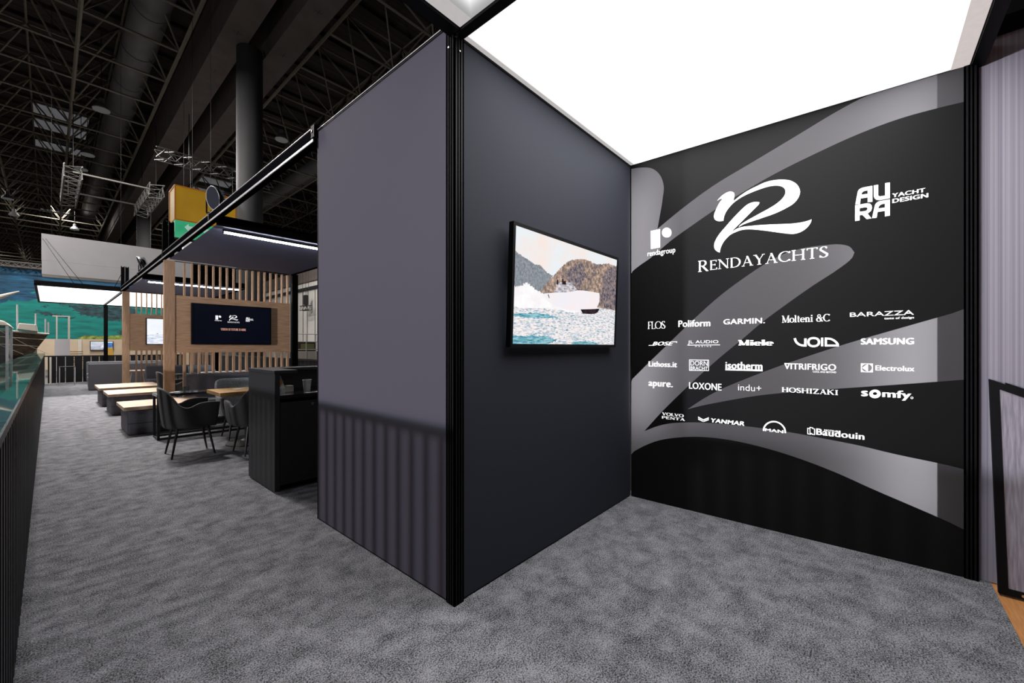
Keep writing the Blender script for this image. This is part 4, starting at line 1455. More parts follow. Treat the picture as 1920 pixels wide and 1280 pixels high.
# upholstered settees
def sofa(lab, x0, x1, y0, y1, h, seat, fab, face, inset=0):
    """face +1 looks away from the camera (+Y), -1 towards it"""
    t = thing('sofa', lab, 'sofa', ((x0 + x1) / 2, (y0 + y1) / 2, 0))
    if face < 0:
        MB().box(x0, x1, y1 - .16, y1, .06, h).build('backrest', M[fab], t, bevel=0.045, seg=4)
        MB().box(x0 + inset, x1, y0, y1 - .165, seat - .16, seat).build('seat_cushion', M[fab], t, bevel=0.04, seg=4)
        MB().box(x0 + .02 + inset, x1 - .02, y0 + .03, y1 - .165, .05, seat - .162).build('base', M[fab], t, bevel=0.01)
    else:
        MB().box(x0, x1, y0, y0 + .16, .0, h).build('backrest', M[fab], t, bevel=0.03, seg=4)
        MB().box(x0, x1, y0 + .165, y1, seat - .16, seat).build('seat_cushion', M[fab], t, bevel=0.04, seg=4)
        MB().box(x0 + .02, x1 - .02, y0 + .165, y1 - .03, .05, seat - .162).build('base', M[fab], t, bevel=0.01)
    MB().box(x0 + .05 + inset, x1 - .05, y0 + .06, y1 - .03, 0.0, .049).build('plinth', M['black'], t)
    return t


sofa('dark grey settee standing against the nearer oak screen', 1.66, 3.05, 8.75, 9.60, .845, .43, 'felt', -1, .17)
sofa('grey settee standing against the farther oak screen', 1.86, 3.3, 15.2, 15.95, .80, .43, 'felt2', -1)
sofa('grey settee seen from behind left of the farther oak screen', .81, 2.4, 18.1, 18.95, .83, .40, 'felt2', 1)
sofa('grey settee along the back fence facing the aisle', .93, 3.4, 21.3, 22.15, .80, .38, 'felt2', -1)
sofa('pale grey settee in the middle of the second lounge', 2.2, 3.5, 11.0, 11.7, .80, .42, 'tweed', 1)

# side table near the fence
t = thing('side_table', 'small black framed side table against the back fence', 'table', (.44, 21.5, 0))
MB().box(.24, .64, 21.4, 21.75, .63, .655).build('tabletop', M['steel'], t)
for x in (.255, .625):
    for y_ in (21.415, 21.735):
        MB().box(x - .012, x + .012, y_ - .012, y_ + .012, 0, .629).build('leg', M['alu_edge'] if y_ < 21.5 else M['steel'], t)

# wire legged table behind the farther screen
t = thing('wire_table', 'pale oak table on white wire legs behind the farther oak screen', 'table', (1.9, 18.6 - .9, 0))
MB().box(1.62, 2.0, 16.75, 17.35, .60, .63).build('tabletop', M['oaktop'], t)
for x in (1.66, 1.96):
    for y_ in (16.8, 17.3):
        MB().tube((x, y_, .60), (x + (.08 if x > 1.8 else -.08), y_ + (.08 if y_ > 17 else -.08), 0), .012, n=8).build('leg', M['cream'], t)

# ------------------------------------------------------------------ black counter
c_ = thing('counter', 'black service counter with open shelf beside the violet wall', 'counter', (1.9, 4.5, 0))
cx0, cx1, cy0, cy1, ch = 1.375, 2.75, 4.12, 4.86, 1.135
MB().box(cx0, cx0 + .045, cy0, cy1, 0.012, ch - .031).build('side_panel', M['black'], c_, bevel=.002)
MB().box(cx1 - .04, cx1, cy0, cy1, 0.012, ch - .031).build('side_panel', M['black'], c_, bevel=.002)
MB().box(cx0 + .046, cx1 - .041, cy1 - .04, cy1, .012, ch - .031).build('back_panel', M['black'], c_)
MB().prism([(cx0 - .005, cy0 - .004), (cx0 + .20, cy0 - .004), (cx0 + .20, cy1 - .25), (cx1, cy1 - .25), (cx1, cy1 + .004), (cx0 - .005, cy1 + .004)], lambda x, y_, z: Vector((x, y_, z)), ch - .03, ch).build('top', M['black'], c_, bevel=.002)
MB().box(cx0 + .046, cx1 - .041, cy0 + .004, cy1 - .041, .865, .90).build('worktop', M['blackgloss'], c_)
for a, b in ((cx0 + .05, cx0 + .62), (cx0 + .63, cx1 - .045)):
    d = MB().box(a, b, cy0 + .006, cy0 + .026, .06, .835).build('door', M['black'], c_, bevel=.002)
    kx = cx0 + .335 if a < 1.5 else a + .05
    MB().tube((kx, cy0 + .006, .80), (kx, cy0 - .012, .80), .012, .014, 14).build('lock_knob', M['chrome'], d)
MB().box(cx0 + .06, cx1 - .06, cy0 + .04, cy1 - .05, .0, .011).build('plinth', M['black'], c_)
mb = MB()
mb.tube((cx0 + .03, cy0 + .03, 0), (cx0 + .03, cy0 + .03, .011), .015, n=10)
mb.tube((cx0 + .03, cy1 - .03, 0), (cx0 + .03, cy1 - .03, .011), .015, n=10)
mb.build('foot', M['chrome'], c_)

t = thing('leaflet_box', 'tall white and orange leaflet box on the counter shelf', 'box', (1.475, 4.32, .90))
MB().prism([(4.24, .9005), (4.40, .9005), (4.40, 1.075), (4.36, 1.075), (4.24, .96)], lambda a, z, d: Vector((1.437 + d, a, z)), 0, .07).build('carton', M['paper'], t)
M['orangecard'] = mat('orange_card', (0.40, 0.16, 0.04), .6, var=.2)
M['dots'] = mat('dotted_print', (0.5, 0.55, 0.55), .7, var=.5, scale=60)
MB().prism([(1.4375, .935), (1.492, 1.03), (1.4375, 1.03)], lambda x, z, d: Vector((x, 4.235 + d, z)), 0, .004).build('orange_flap', M['orangecard'], t)
MB().box(1.462, 1.504, 4.2365, 4.2395, .905, .955).build('dotted_label', M['dots'], t)
tag(MB().box(1.563, 1.646, 4.40, 4.48, .9005, .962).build('small_box', M['cream'], bevel=.003), 'small cream box on the counter shelf', 'box')
t = thing('paper_cup', 'white paper cup on the counter shelf', 'cup', (1.735, 4.3, .9))
MB().lathe([(.028, 0), (.030, .003), (.041, .118), (.038, .118), (.027, .008)], (1.735, 4.3, .9005), 24).build('cup_wall', M['ceramic'], t)
ring = [(1.735 + .041 * math.cos(2 * math.pi * k / 20), 4.3 + .041 * math.sin(2 * math.pi * k / 20), 1.0195) for k in range(21)]
MB().path(ring, .0028, 6).build('rolled_rim', M['ceramic'], t)
tag(MB().obox((1.75, 4.20, .902), (.07, .01, 0), (-.005, .035, 0), (0, 0, .0012)).build('paper_sheet', M['paper']), 'white paper lying in front of the paper cup', 'paper')
tag(MB().obox((1.475, 4.165, .902), (.06, .005, 0), (0, .03, 0), (0, 0, .0012)).build('paper_sheet', M['paper']), 'white paper lying at the shelf edge by the leaflet box', 'paper')

# ------------------------------------------------------------------ railing along the aisle, fence at the back
rl = thing('railing', 'black bladed railing with glass ledge along the left of the aisle', 'railing', (-0.12, 11, 0))
mb = MB()
yy = 0.2
while yy < 22.3:
    mb.box(-0.15, -0.092, yy, yy + 0.034, 0.012, 1.074)
    yy += 0.115
mb.build('blade_row', M['rail_blade'], rl)
MB().box(-0.15, -0.096, 0.15, 22.35, 0.0, 0.0115).box(-0.158, -0.088, 0.15, 22.35, 1.075, 1.113).build('rail', M['rail_blade'], rl)
MB().box(-0.156, -0.1535, 0.2, 22.3, 0.02, 1.09).build('dimming_panel', M['dimmer'], rl)  # sheet added behind the blades to dim light coming through the railing
ys = [0.1, 1.95, 4.1, 6.3, 8.6, 10.9, 13.2, 15.5, 17.8, 20.1, 22.3]
for a, b in zip(ys[:-1], ys[1:]):
    MB().box(-0.42, -0.084, a + .008, b - .008, 1.115, 1.13).build('glass_ledge', M['glasstop'], rl)
mb = MB()
for a in ys[1:-1]:
    mb.box(-0.40, -0.16, a - .02, a + .02, 1.0, 1.113)
mb.build('ledge_bracket', M['chrome'], rl)

fe = thing('back_fence', 'black panel fence with light gaps across the far end', 'fence', (1.7, 22.4, 0))
mb = MB()
x = -0.02
while x < 3.9:
    mb.box(x, x + .205, 22.56, 22.59, 0.02, 0.985)
    x += .222
mb.build('panel_row', M['rail_blade'], fe)
MB().box(-.12, 3.95, 22.54, 22.61, .986, 1.03).build('top_rail', M['rail_blade'], fe)
mb = MB()
for a in (-.13, .02):
    mb.box(a, a + .05, 22.47, 22.53, 0, .98)
mb.build('corner_post', M['cream'], fe)
fs_ = thing('side_fence', 'black panel fence along the right side behind the oak screens', 'fence', (4.3, 14, 0))
mb = MB()
y_ = 6.2
while y_ < 22.4:
    mb.box(4.28, 4.31, y_, y_ + .205, .02, 1.0)
    y_ += .222
mb.build('panel_row', M['rail_blade'], fs_)
MB().box(4.26, 4.33, 6.2, 22.5, 1.001, 1.05).build('top_rail', M['rail_blade'], fs_)
# ------------------------------------------------------------------ the exhibition hall
HR = 0.0
def hall(x, y, z):
    """hall axes are turned a little against the stand"""
    c, s = math.cos(HR), math.sin(HR)
    dx, dy = x - 6.5, y - 22.9
    return Vector((6.5 + dx * c - dy * s, 22.9 + dx * s + dy * c, z))


ro = struct('ceiling', 'dark ribbed hall roof deck')
mb = MB()
mb.add([hall(-32, -16, 20.4), hall(34, -16, 20.4), hall(34, 150, 20.4), hall(-32, 150, 20.4)], [(0, 1, 2, 3)])
for k in range(86):
    y_ = -15 + k * 1.9
    mb.add([hall(-32, y_, 20.39), hall(34, y_, 20.39), hall(34, y_, 20.15), hall(-32, y_, 20.15)], [(0, 1, 2, 3)])
mb.build('roof_deck', M['roof'], ro)
for i, (x, y_) in enumerate(((0.7, 49.2), (0.7, 52.4), (0.6, 57.6), (0.6, 85), (12.5, 60), (12.5, 56), (-14, 50))):
    MB().add([hall(x - 1.5, y_ - 1, 20.1), hall(x + 1.5, y_ - 1, 20.1), hall(x + 1.5, y_ + 1, 20.1), hall(x - 1.5, y_ + 1, 20.1)], [(0, 1, 2, 3)]).build('roof_skylight', M['skylight'], ro)

sf = thing('roof_space_frame', 'cream tubular space frame spanning the dark hall roof', 'roof frame', (0, 30, 16.5))


def frame_field(nm, x0, nx, y0, ny, st, zb, zt_):
    mbb, mbt, mbd = MB(), MB(), MB()
    for i in range(nx):
        for j in range(ny):
            a = hall(x0 + i * st, y0 + j * st, zb)
            if i < nx - 1:
                mbb.tube(a, hall(x0 + (i + 1) * st, y0 + j * st, zb), .07, n=5, cap=False)
            if j < ny - 1:
                mbb.tube(a, hall(x0 + i * st, y0 + (j + 1) * st, zb), .085, n=5, cap=False)
            if i < nx - 1 and j < ny - 1:
                t_ = hall(x0 + (i + .5) * st, y0 + (j + .5) * st, zt_)
                for di in (0, 1):
                    for dj in (0, 1):
                        mbd.tube(hall(x0 + (i + di) * st, y0 + (j + dj) * st, zb), t_, .05, n=5, cap=False)
                if i < nx - 2:
                    mbt.tube(t_, hall(x0 + (i + 1.5) * st, y0 + (j + .5) * st, zt_), .055, n=5, cap=False)
                if j < ny - 2:
                    mbt.tube(t_, hall(x0 + (i + .5) * st, y0 + (j + 1.5) * st, zt_), .055, n=5, cap=False)
    mbb.build('bottom_chords', M['tube'], sf)
    mbt.build('top_chords', M['tube'], sf)
    mbd.build('diagonals', M['tube'], sf)


frame_field('left', -27.45, 10, 2, 39, 3.55, 16.6, 19.6)
frame_field('right', 9.0, 7, 2, 39, 3.55, 16.6, 19.6)

for nm, x0, x1, lab in (('left', 5.25, 6.32, 'left one of the twin concrete roof beams'), ('right', 7.2, 8.3, 'right one of the twin concrete roof beams, over the column')):
    b = thing('roof_beam', lab, 'beam', hall((x0 + x1) / 2, 30, 15.9))
    mb = MB()
    P = [(x0, 15.9), (x1, 15.9), (x1, 18.6), (x0, 18.6)]
    mb.prism(P, lambda x, z, d: hall(x, d, z), -8, 149)
    mb.build('girder', M['concrete'], b)
    mb = MB()
    for k in range(20):
        y_ = 2 + k * 4
        xm = (x0 + x1) / 2
        for (dx, dy) in ((.18, .02), (.02, .18)):
            mb.add([hall(xm - dx, y_ - dy, 15.895), hall(xm + dx, y_ - dy, 15.895), hall(xm + dx, y_ + dy, 15.895), hall(xm - dx, y_ + dy, 15.895)], [(0, 1, 2, 3)])
    mb.build('anchor_slot', M['black'], b)
for x, y_, lab in ((6.53, 22.9, 'pale round hall column rising behind the long black beam'), (6.45, 56, 'far round hall column above the white banner')):
    q = hall(x, y_, 0)
    c_ = thing('hall_column', lab, 'column', (q.x, q.y, -.035))
    MB().lathe([(.56, -.034), (.56, 15.88)], (q.x, q.y, 0), 28).build('shaft', M['column'], c_, smooth_=False)
for o in bpy.data.objects:
    if o.name.startswith('shaft'):
        for p in o.data.polygons:
            p.use_smooth = len(p.vertices) == 4

d = thing('air_duct', 'large grey air duct under the roof left of the concrete beams', 'duct', hall(3.0, 30, 18.6))
MB().tube(hall(3.4, 4, 18.4), hall(3.4, 80, 18.4), .75, n=24).build('pipe', M['duct'], d, smooth_=True)
for k in range(14):
    MB().tube(hall(3.4, 6 + k * 4.2, 18.4), hall(3.4, 6.12 + k * 4.2, 18.4), .79, n=24).build('flange', M['duct'], d)
d = thing('air_duct', 'grey air duct under the roof right of the hall column', 'duct', hall(14, 40, 18.0))
MB().tube(hall(16, 26, 17.6), hall(16, 80, 17.6), .7, n=24).build('pipe', M['duct'], d, smooth_=True)

# bell lamps under the roof, placed in rows
lamp = None
for i, (px, py, lab) in enumerate(((190, 207, 'upper bell lamp under the roof above the hanging truss'), (164, 291, 'bell lamp beside the hanging truss'), (14, 373, 'bell lamp at the left picture edge'), (140, 431, 'bell lamp just above the white banner'),
                                   (26, 404, 'lower bell lamp near the left picture edge'), (152, 318, 'bell lamp right under the hanging truss'), (528, 263, 'bell lamp right of the hall column'))):
    k = (15.6 - H) / ray(px, py).z
    q = EYE + ray(px, py) * k
    if lamp is None:
        lamp = thing('bell_lamp', lab, 'hall lamp', q, 0, 'bell lamps under the hall roof')
        MB().lathe([(.06, .75), (.14, .7), (.16, .42), (.26, .34), (.42, .06), (.40, .04)], (0, 0, 0), 20).build('shade', M['duct'], lamp, local=True)
        MB().lathe([(.39, .0), (.39, .04)], (0, 0, 0), 20).build('lens', M['lampglass'], lamp, local=True)
        MB().tube((0, 0, .75), (0, 0, 4.79), .02, n=6).build('hanger', M['steel'], lamp, local=True)
    else:
        dup(lamp, q, 0, lab, 'bell lamps under the hall roof')

# hanging truss with two booms
t = thing('lighting_truss', 'pale lattice truss pair with two booms hanging under the roof', 'truss', (2.5, 38, 12))


def lattice(mb, a, b, w, n, up=Vector((0, 0, 1))):
    a, b = Vector(a), Vector(b)
    d_ = (b - a).normalized()
    s_ = d_.cross(up).normalized() * w / 2
    u_ = s_.cross(d_).normalized() * w / 2
    C_ = [s_ + u_, s_ - u_, -s_ - u_, -s_ + u_]
    for c in C_:
        mb.tube(a + c, b + c, .035, n=6)
    for k in range(n):
        p, q = a + (b - a) * k / n, a + (b - a) * (k + 1) / n
        for e in range(4):
            f_, g_ = (C_[e], C_[(e + 1) % 4]) if k % 2 else (C_[(e + 1) % 4], C_[e])
            mb.tube(p + f_, q + g_, .022, n=5)


mb = MB()
lattice(mb, (1.0, 36.6, 12.1), (0.95, 44.6, 12.1), .75, 14)
lattice(mb, (4.9, 36.6, 12.1), (4.85, 43.8, 12.1), .75, 13)
mb.build('lattice', M['trussgrey'], t)
for y_ in (37.5, 42.5):
    MB().tube((1.0, y_, 12.3), (4.9, y_, 12.3), .06, n=8).build('boom', M['trussgrey'], t)
for x, y_ in ((1.0, 37), (0.95, 44), (4.9, 37), (4.85, 43)):
    MB().tube((x, y_, 12.4), (x, y_, 16.6), .02, n=5).build('hanger', M['steel'], t)
t = thing('lighting_truss', 'thin lattice truss between the yellow sign and the hall column', 'truss', (5, 30, 11))
mb = MB()
lattice(mb, (4.2, 32, 12.9), (10.5, 32, 12.9), .6, 14)
mb.build('lattice', M['trussgrey'], t)
for x in (5.8, 9.6):
    MB().tube((x, 32, 13.1), (x, 32, 15.899 if x < 6 else 20.39), .02, n=5).build('hanger', M['steel'], t)

# hall walls
w = struct('wall_far', 'teal underwater mural on the far hall wall')
YM = 40.0
mp_ = lambda px, py: (lambda q: (q.x, q.z))(hit(px, py, (0, YM, 0), (0, 1, 0)))
MM = [mat('mural_deep_water', (0.005, 0.055, 0.115), .8, var=.75, scale=3.2, stretch=(.4, 1, 2.6), detail=8),
      mat('mural_teal_water', (0.0, 0.165, 0.145), .8, var=.38, scale=2.2, stretch=(.4, 1, 2.2), detail=8),
      mat('mural_rock', (0.014, 0.045, 0.055), .8, var=.9, scale=4.5, stretch=(.6, 1, 1.8), detail=8),
      mat('mural_weed', (0.20, 0.25, 0.05), .8, var=.7, scale=5, detail=6),
      mat('mural_pale_teal', (0.004, 0.27, 0.24), .8, var=.3, scale=1.0, stretch=(.5, 1, 1.6), detail=6)]
zm = lambda p: mp_(p[0] * .234375, 420 + p[1] * .234375)
zn = lambda p: mp_(80 + p[0] * .125, 560 + p[1] * .125)
def sw(pts):
    """ragged outline: rocks and currents of the mural have broken edges"""
    rr = random.Random(len(pts) * 7 + 1)
    out = []
    for i, v in enumerate(smooth(pts, 9, True, 60)):
        k = 0.10 if i % 2 else 0.035
        out.append((v.x + rr.uniform(-k, k) * 1.8, v.y + rr.uniform(-k, k)))
    return out

x_l, x_r = -9.0, 9.0
regs = [([(x_l, 1.0), (x_r, 1.0), (x_r, 3.9)] + [(v.x + random.uniform(-.1, .1), v.y + random.uniform(-.13, .13)) for v in smooth([zm(p) for p in ((1100, 620), (980, 610), (700, 590), (480, 560), (350, 575), (250, 545), (140, 560), (60, 580), (0, 570))], 12, False)] + [(x_l, 4.1)], 1),
        (sw([zm(p) for p in ((480, 640), (560, 645), (700, 645), (830, 655), (990, 665), (1100, 680), (1100, 800), (990, 780), (880, 775), (820, 750), (760, 740), (690, 735), (620, 700), (560, 660))]), 2),
        (sw([zm(p) for p in ((280, 690), (330, 695), (430, 710), (520, 735), (600, 750), (560, 760), (440, 735), (350, 725), (300, 705))]), 2),
        (sw([zm(p) for p in ((330, 655), (380, 645), (390, 660), (350, 668))]), 2),
        (sw([zm(p) for p in ((0, 560), (120, 540), (300, 560), (330, 590), (200, 620), (100, 610), (0, 640))]), 0),
        (sw([zm(p) for p in ((940, 860), (990, 845), (1000, 900), (960, 890))]), 2),
        ([zm(p) for p in ((620, 915), (680, 890), (800, 895), (1000, 888), (1100, 885), (1100, 930), (620, 930))], 3)]
region_mesh((x_l, x_r, 1.2, 6.25), regs, lambda s, z: Vector((s, YM, z))).build('mural', MM, w)
mb = MB()
lattice(mb, (x_l, YM - .2, 6.45), (x_r, YM - .2, 6.45), .3, 60)
mb.build('mural_truss', M['trussgrey'], w)
MB().box(x_l, x_r, YM + .02, YM + .2, 0, 6.6).build('backing', M['concrete'], w)

w = struct('wall_rear', 'dark rear wall of the hall')
mb = MB()
mb.add([hall(-32, 149.5, -.03), hall(34, 149.5, -.03), hall(34, 149.5, 20.3), hall(-32, 149.5, 20.3)], [(0, 1, 2, 3)])
mb.build('rear_panel', M['concrete'], w)
w = struct('wall_hall_side', 'off white side wall of the hall with a dark ledge')
XW = 20.0
MB().box(XW, XW + .3, 20, 149, -.03, 8.9).build('side_panel', M['hallwhite'], w)
MB().box(XW - .25, XW - .001, 20, 149, 8.0, 8.25).build('ledge', M['black'], w)
MB().box(XW - .15, XW - .001, 20, 149, 8.9, 10.4).build('upper_band', M['concrete'], w)
mb = MB()
for y_ in (47.3, 49.4, 50.6, 52.6):
    mb.tube((XW - .05, y_, 0), (XW - .05, y_, 8), .035, n=6)
mb.build('conduit', M['duct'], w)

t = thing('wall_sign', 'small red fire sign on the off white hall wall', 'sign', (XW - .03, 52.7, 4))
MB().box(XW - .06, XW - .012, 52.45, 52.9, 3.3, 4.7).build('plate', M['red'], t)
mb = MB()
mb.box(XW - .064, XW - .061, 52.55, 52.8, 4.15, 4.5)
mb.box(XW - .064, XW - .061, 52.55, 52.8, 3.5, 3.85)
mb.build('pictogram', M['cream'], t)
t = thing('basketball_hoop', 'dark hoist block hanging before the off white hall wall', 'hoist', (XW - .8, 47.6, 6.4))
t.name = 'chain_hoist'
mb = MB()
lattice(mb, (XW - .8, 47.0, 5.75), (XW - .8, 49.0, 5.75), .5, 5)
mb.build('lattice', M['steel'], t)
MB().box(XW - 1.0, XW - .6, 47.7, 48.2, 6.1, 7.2).build('hoist_body', M['steel'], t, bevel=.05)
mb = MB()
for y_ in (47.2, 47.95, 48.8):
    mb.tube((XW - .8, y_, 7.2 if y_ == 47.95 else 6.0), (XW - .8, y_, 20.39), .02, n=5)
mb.build('chain', M['steel'], t)

t = thing('white_balustrade', 'white thin railing of a stand near the off white hall wall', 'railing', (14, 36, 1))
mb = MB()
for z in (1.15, 1.75, 2.35):
    mb.tube((11.0, 33, z), (17, 33, z), .03, n=6)
for k in range(9):
    mb.tube((11 + k * .75, 33, 0.5), (11 + k * .75, 33, 2.35), .025, n=6)
mb.build('bars', M['banner'], t)
MB().box(10, 18, 33.1, 35, -.03, 1.0).build('plinth', M['cream'], t)
t = thing('crate', 'dark olive crate behind the white thin railing', 'box', (13.6, 35.5, 1.0))
MB().box(12.9, 14.3, 33.6, 34.3, 1.001, 1.75).build('body', M['hulldark'], t)
MB().box(13.1, 14.1, 33.58, 33.599, 1.2, 1.6).build('panel', mat('olive_panel', (.12, .13, .05), .7), t)

# white hanging banner box
t = thing('hanging_banner', 'large white box banner hanging above the far light ceiling', 'banner', (3.5, 31, 6.0))
MB().box(-0.23, 5.6, 30.0, 31.2, 5.55, 6.83).build('upper_face', M['banner'], t)
MB().box(-0.22, 5.6, 29.995, 31.2, 4.88, 5.545).build('lower_face', M['banner'], t)
mb = MB()
for x in (0.1, 2.6, 5.3):
    mb.tube((x, 30.6, 6.83), (x, 30.6, 20.39), .007, n=5)
mb.build('suspension_wire', M['steel'], t)
t = thing('hanging_banner', 'small white banner behind the green exit sign', 'banner', (6, 34, 8))
MB().box(5.9, 9.0, 34.0, 34.6, 7.0, 8.35).build('face', M['banner'], t)
for x in (6.3, 8.7):
    MB().tube((x, 34.3, 8.35), (x, 34.3, 20.39), .007, n=5).build('suspension_wire', M['steel'], t)

# yellow cube sign with the green exit box below it
sx0, sx1, sy0, sy1 = 3.66, 6.0, 23.0, 24.3
t = thing('cube_sign', 'glowing yellow cube sign hanging above the long black beam', 'sign', (4.8, 23.6, 7))
MB().box(sx0 + .03, sx1 - .03, sy0 + .03, sy1 - .03, 7.02, 8.47).build('face', M['yellow'], t)
mb = MB()
for x in (sx0, sx1 - .05):
    for y_ in (sy0, sy1 - .05):
        mb.box(x, x + .05, y_, y_ + .05, 6.97, 8.52)
for z in (6.97, 8.471):
    mb.box(sx0 + .05, sx1 - .05, sy0, sy0 + .05, z, z + .05)
    mb.box(sx0, sx0 + .05, sy0 + .05, sy1 - .05, z, z + .05)
    mb.box(sx0 + .05, sx1 - .05, sy1 - .05, sy1, z, z + .05)
mb.build('frame', M['orange'], t)
mb = MB()
for x in (4.4, 5.1):
    mb.tube((x, 23.6, 8.5), (x, 23.6, 20.3), .007, n=5)
mb.build('suspension_wire', M['steel'], t)
t = thing('exit_sign', 'green exit sign box under the yellow cube sign', 'sign', (4.8, 23.6, 6.5))
MB().box(sx0 + .02, sx1 - .02, sy0 + .02, sy1 - .02, 6.46, 6.96).build('body', M['green'], t)
mb = MB()
def gx(pts):
    mb.flat([[(sx0 + a, 6.46 + b) for a, b in pts]], lambda x, z: Vector((x, sy0 + .015, z)))
for o in (.35, .95):
    gx([(o, .25), (o + .15, .42), (o + .15, .32), (o + .42, .32), (o + .42, .18), (o + .15, .18), (o + .15, .08)])
gx([(1.5, .1), (1.6, .1), (1.72, .26), (1.85, .1), (1.95, .12), (1.8, .33), (1.72, .42), (1.62, .40), (1.66, .3)])
mb.build('pictogram', M['palegreen'], t)

# ------------------------------------------------------------------ neighbouring stand far left: ship hull, door frame, beige wall
t = thing('wooden_ship', 'large dark wooden ship hull with cream deck on the far left stand', 'boat', (-3.5, 31, 0))
mb = MB()
n = 18
vs, fs = [], []
SEC = 8
for i in range(n + 1):
    u = i / n                                   # 0 stern (left), 1 bow (right)
    x = -9.0 + 9.0 * u
    w_ = 1.7 * (1 - max(0, (u - .45) / .55) ** 2.4) + .02
    top = 2.75 - .75 * u
    for k in range(SEC + 1):
        v = k / SEC
        z = 0.95 + (top - 0.95) * v
        y_ = 31.5 - w_ * (.45 + .55 * v ** .7)
        xo = x - (1 - v) * .55 * u
        vs.append((xo, y_, z))
for i in range(n):
    for k in range(SEC):
        a = i * (SEC + 1) + k
        fs.append((a, a + SEC + 1, a + SEC + 2, a + 1))
m2 = [(x, 63.0 - y_, z) for x, y_, z in vs]
mb.add(vs, fs)
mb.add(m2, fs)
mb.build('hull', M['hull'], t, smooth_=True)
mb = MB()
vs, fs = [], []
for i in range(n + 1):
    u = i / n
    w_ = (1.7 * (1 - max(0, (u - .45) / .55) ** 2.4) + .02)
    x = -9.0 + 9.0 * u - .55 * u
    for k in range(5):
        v = k / 4
        vs.append((x - (1 - v) * .9 * u * u, 31.5 - w_ * .45 * v ** .6, .05 + .9 * v))
for i in range(n):
    for k in range(4):
        a = i * 5 + k
        fs.append((a, a + 5, a + 6, a + 1))
mb.add(vs, fs)
mb.add([(x, 63 - y_, z) for x, y_, z in vs], fs)
mb.build('keel', M['hulldark'], t, smooth_=True)
mb = MB()
for dz in (0, -.28, -.62):
    pts = []
    for i in range(n + 1):
        u = i / n
        w_ = 1.7 * (1 - max(0, (u - .45) / .55) ** 2.4) + .02
        tz = 1.8 - .75 * u
        pts.append((-9 + 9 * u - (-dz / tz) * .55 * u, 31.5 - w_ * (1.0 + .03 if dz == 0 else .985), 2.75 - .75 * u + dz))
    mb.path(pts, .045 if dz == 0 else .02, 6)
mb.build('rubbing_strake', M['cream'], t)
mb = MB()
for i in range(6):
    x = -5.6 + i * .8
    mb.path([(x, 29.75 + max(0, (x + 4.0)) ** 2 * .05, 2.2), (x + .9, 29.95 + max(0, x + 4.0) ** 2 * .06, 1.45), (x + 1.6, 30.4 + max(0, x + 4) ** 2 * .06, 1.0)], .009, 5)
mb.build('rigging_line', M['cream'], t)
MB().prism([(-5.2, 2.45), (-1.15, 2.28), (-1.35, 2.55), (-1.9, 2.75), (-4.9, 2.95)], lambda x, z, d_: Vector((x, 30.3 + d_, z)), 0, 2.4).build('cabin', M['cream'], t, bevel=.06)
MB().box(-4.6, -1.7, 30.28, 30.299, 2.5, 2.66).build('cabin_window', M['tvblack'], t)
MB().prism([(-1.0, 2.2), (-.35, 2.1), (-.4, 2.45), (-.95, 2.5)], lambda x, z, d_: Vector((x, 30.7 + d_, z)), 0, 1.6).build('fore_hatch', M['cream'], t, bevel=.03)
for x, zt_ in ((-1.0, 3.4), (-.42, 3.0), (-.1, 2.75), (.0, 2.6)):
    MB().tube((x, 31.0, 2.05), (x, 31.0, zt_), .03, n=8).build('post', M['banner'], t)
MB().tube((-1.9, 29.9, 3.4), (-.9, 29.9, 3.95), .16, .03, n=10).build('bowsprit', M['cream'], t)

t = thing('door_frame_stand', 'pale door frame with a solid lower panel beside the ship', 'stand', (.47, 34, 0))
MB().box(.22, .80, 34, 34.12, 0, 1.80).build('lower_panel', M['banner'], t)
for a, b in ((.27, .33), (.72, .80)):
    MB().box(a, b, 34, 34.08, 1.801, 3.04).build('upright', M['cream'], t)
MB().box(.14, .80, 34, 34.08, 3.041, 3.10).build('lintel', M['cream'], t)

w = thing('beige_partition', 'beige stand wall under the teal mural', 'wall panel', (2, 37, 0))
MB().box(-.45, 7.0, 37, 37.2, -.03, 1.83).build('panel', M['beige'], w)
MB().box(1.20, 1.36, 36.95, 36.999, -.03, 1.83).build('pilaster', M['cream'], w)
t = thing('stand_screen', 'small screen with a sailing boat on the beige stand wall', 'screen', (2.1, 36.9, 1.4))
MB().box(1.72, 2.78, 36.93, 36.999, 1.14, 1.72).build('bezel', M['tvblack'], t)
PM3 = [pic('sail_sky', (.55, .58, .66), (.72, .74, .8), 2), pic('sail_sea', (.03, .12, .36), (.1, .25, .55), 6), pic('sail_white', (.8, .8, .85), (.9, .9, .95), 3), pic('sail_cliff', (.35, .38, .48), (.5, .52, .6), 5)]
region_mesh((1.75, 2.75, 1.17, 1.69), [([(1.75, 1.17), (2.75, 1.17), (2.75, 1.42), (1.75, 1.38)], 3), ([(2.3, 1.17), (2.75, 1.17), (2.75, 1.62), (2.4, 1.6)], 1), ([(2.18, 1.3), (2.4, 1.32), (2.36, 1.62)], 2)], lambda s, z: Vector((s, 36.928, z))).build('display_panel', PM3, t)

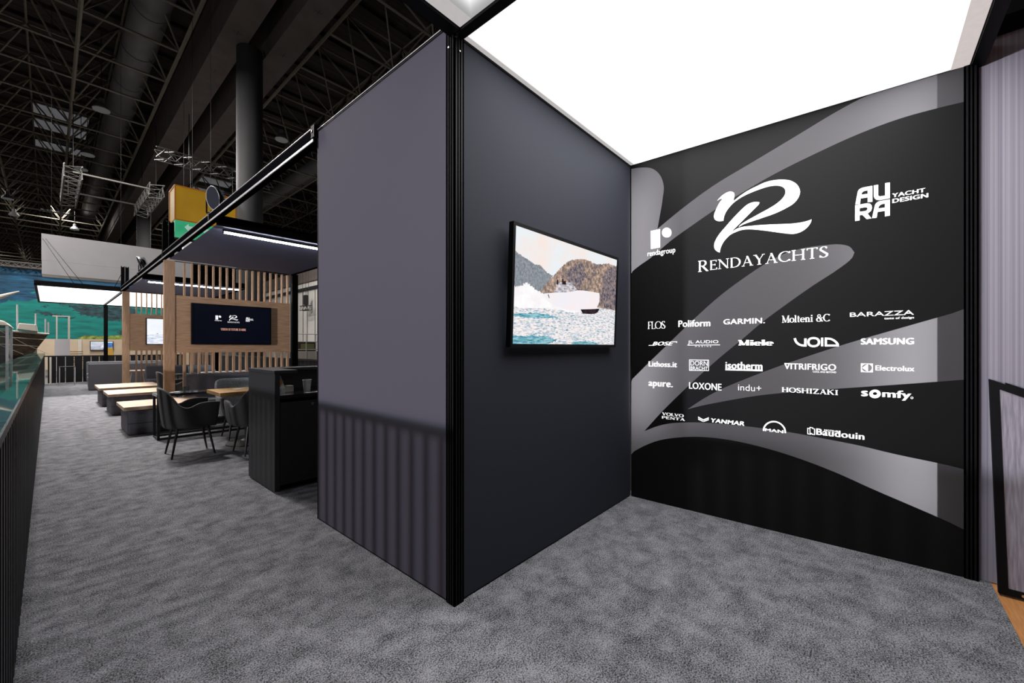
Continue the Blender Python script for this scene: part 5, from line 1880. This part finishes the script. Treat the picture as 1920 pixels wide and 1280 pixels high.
# rattan chair and yellow chair
t = thing('rattan_chair', 'brown rattan armchair beside the pale door frame', 'chair', (.98, 35.2, 0))
mb = MB()
for k in range(5):
    z = .55 + k * .13
    mb.path([(.98 + .36 * math.cos(a), 35.2 + .3 * math.sin(a), z) for a in [math.radians(q) for q in range(-10, 200, 15)]], .025, 6)
mb.build('back', M['rattan'], t)
MB().lathe([(.33, .45), (.35, .5), (.3, .53)], (.98, 35.2, 0), 16).build('seat', M['rattan'], t)
for sx in (-1, 1):
    for sy in (-1, 1):
        MB().tube((.98 + .24 * sx, 35.2 + .2 * sy, .45), (.98 + .3 * sx, 35.2 + .24 * sy, -.03), .03, n=6).build('leg', M['rattan'], t)
t = thing('yellow_chair', 'yellow shell chair before the beige stand wall', 'chair', (2.55, 36.3, 0))
M['mustard'] = mat('mustard', (.55, .33, .05), .7)
MB().prism([(2.38, .55), (2.76, .55), (2.72, 1.3), (2.42, 1.3)], lambda x, z, d_: Vector((x, 36.4 + d_, z)), 0, .06).build('back', M['mustard'], t, bevel=.02)
MB().box(2.36, 2.78, 36.0, 36.39, .48, .549).build('seat', M['mustard'], t, bevel=.02)
for a in (2.4, 2.72):
    for b in (36.05, 36.38):
        MB().tube((a, b, .479), (a, b, -.03), .02, n=6).build('leg', M['cream'], t)

# glass show case of the stand across the aisle, left edge
t = thing('glass_showcase', 'glass show case with a pale corner profile at the left picture edge', 'show case', (-1.5, 14.4, 0))
gx0, gx1, gy0, gy1 = -2.4, -.56, 13.7, 15.2
MB().box(gx0, gx1, gy0, gy1, -.034, .93).build('base_cabinet', M['black'], t)
for (x, y_) in ((gx1 - .04, gy0), (gx1 - .04, gy1 - .04), (gx0, gy0)):
    MB().box(x, x + .04, y_, y_ + .04, .931, 1.80).build('corner_profile', M['banner'], t)
MB().box(gx0 + .045, gx1 - .045, gy0 + .01, gy0 + .02, .931, 1.80).build('front_pane', M['glass'], t)
MB().box(gx1 - .025, gx1 - .015, gy0 + .045, gy1 - .045, .931, 1.80).build('side_pane', M['glass'], t)
MB().box(gx0, gx1, gy0, gy1, 1.801, 1.815).build('top_pane', M['glasstop'], t)
MB().box(gx0 + .3, gx1 - .3, gy0 + .4, gy1 - .4, .931, 1.15).build('display_block', M['beige'], t)
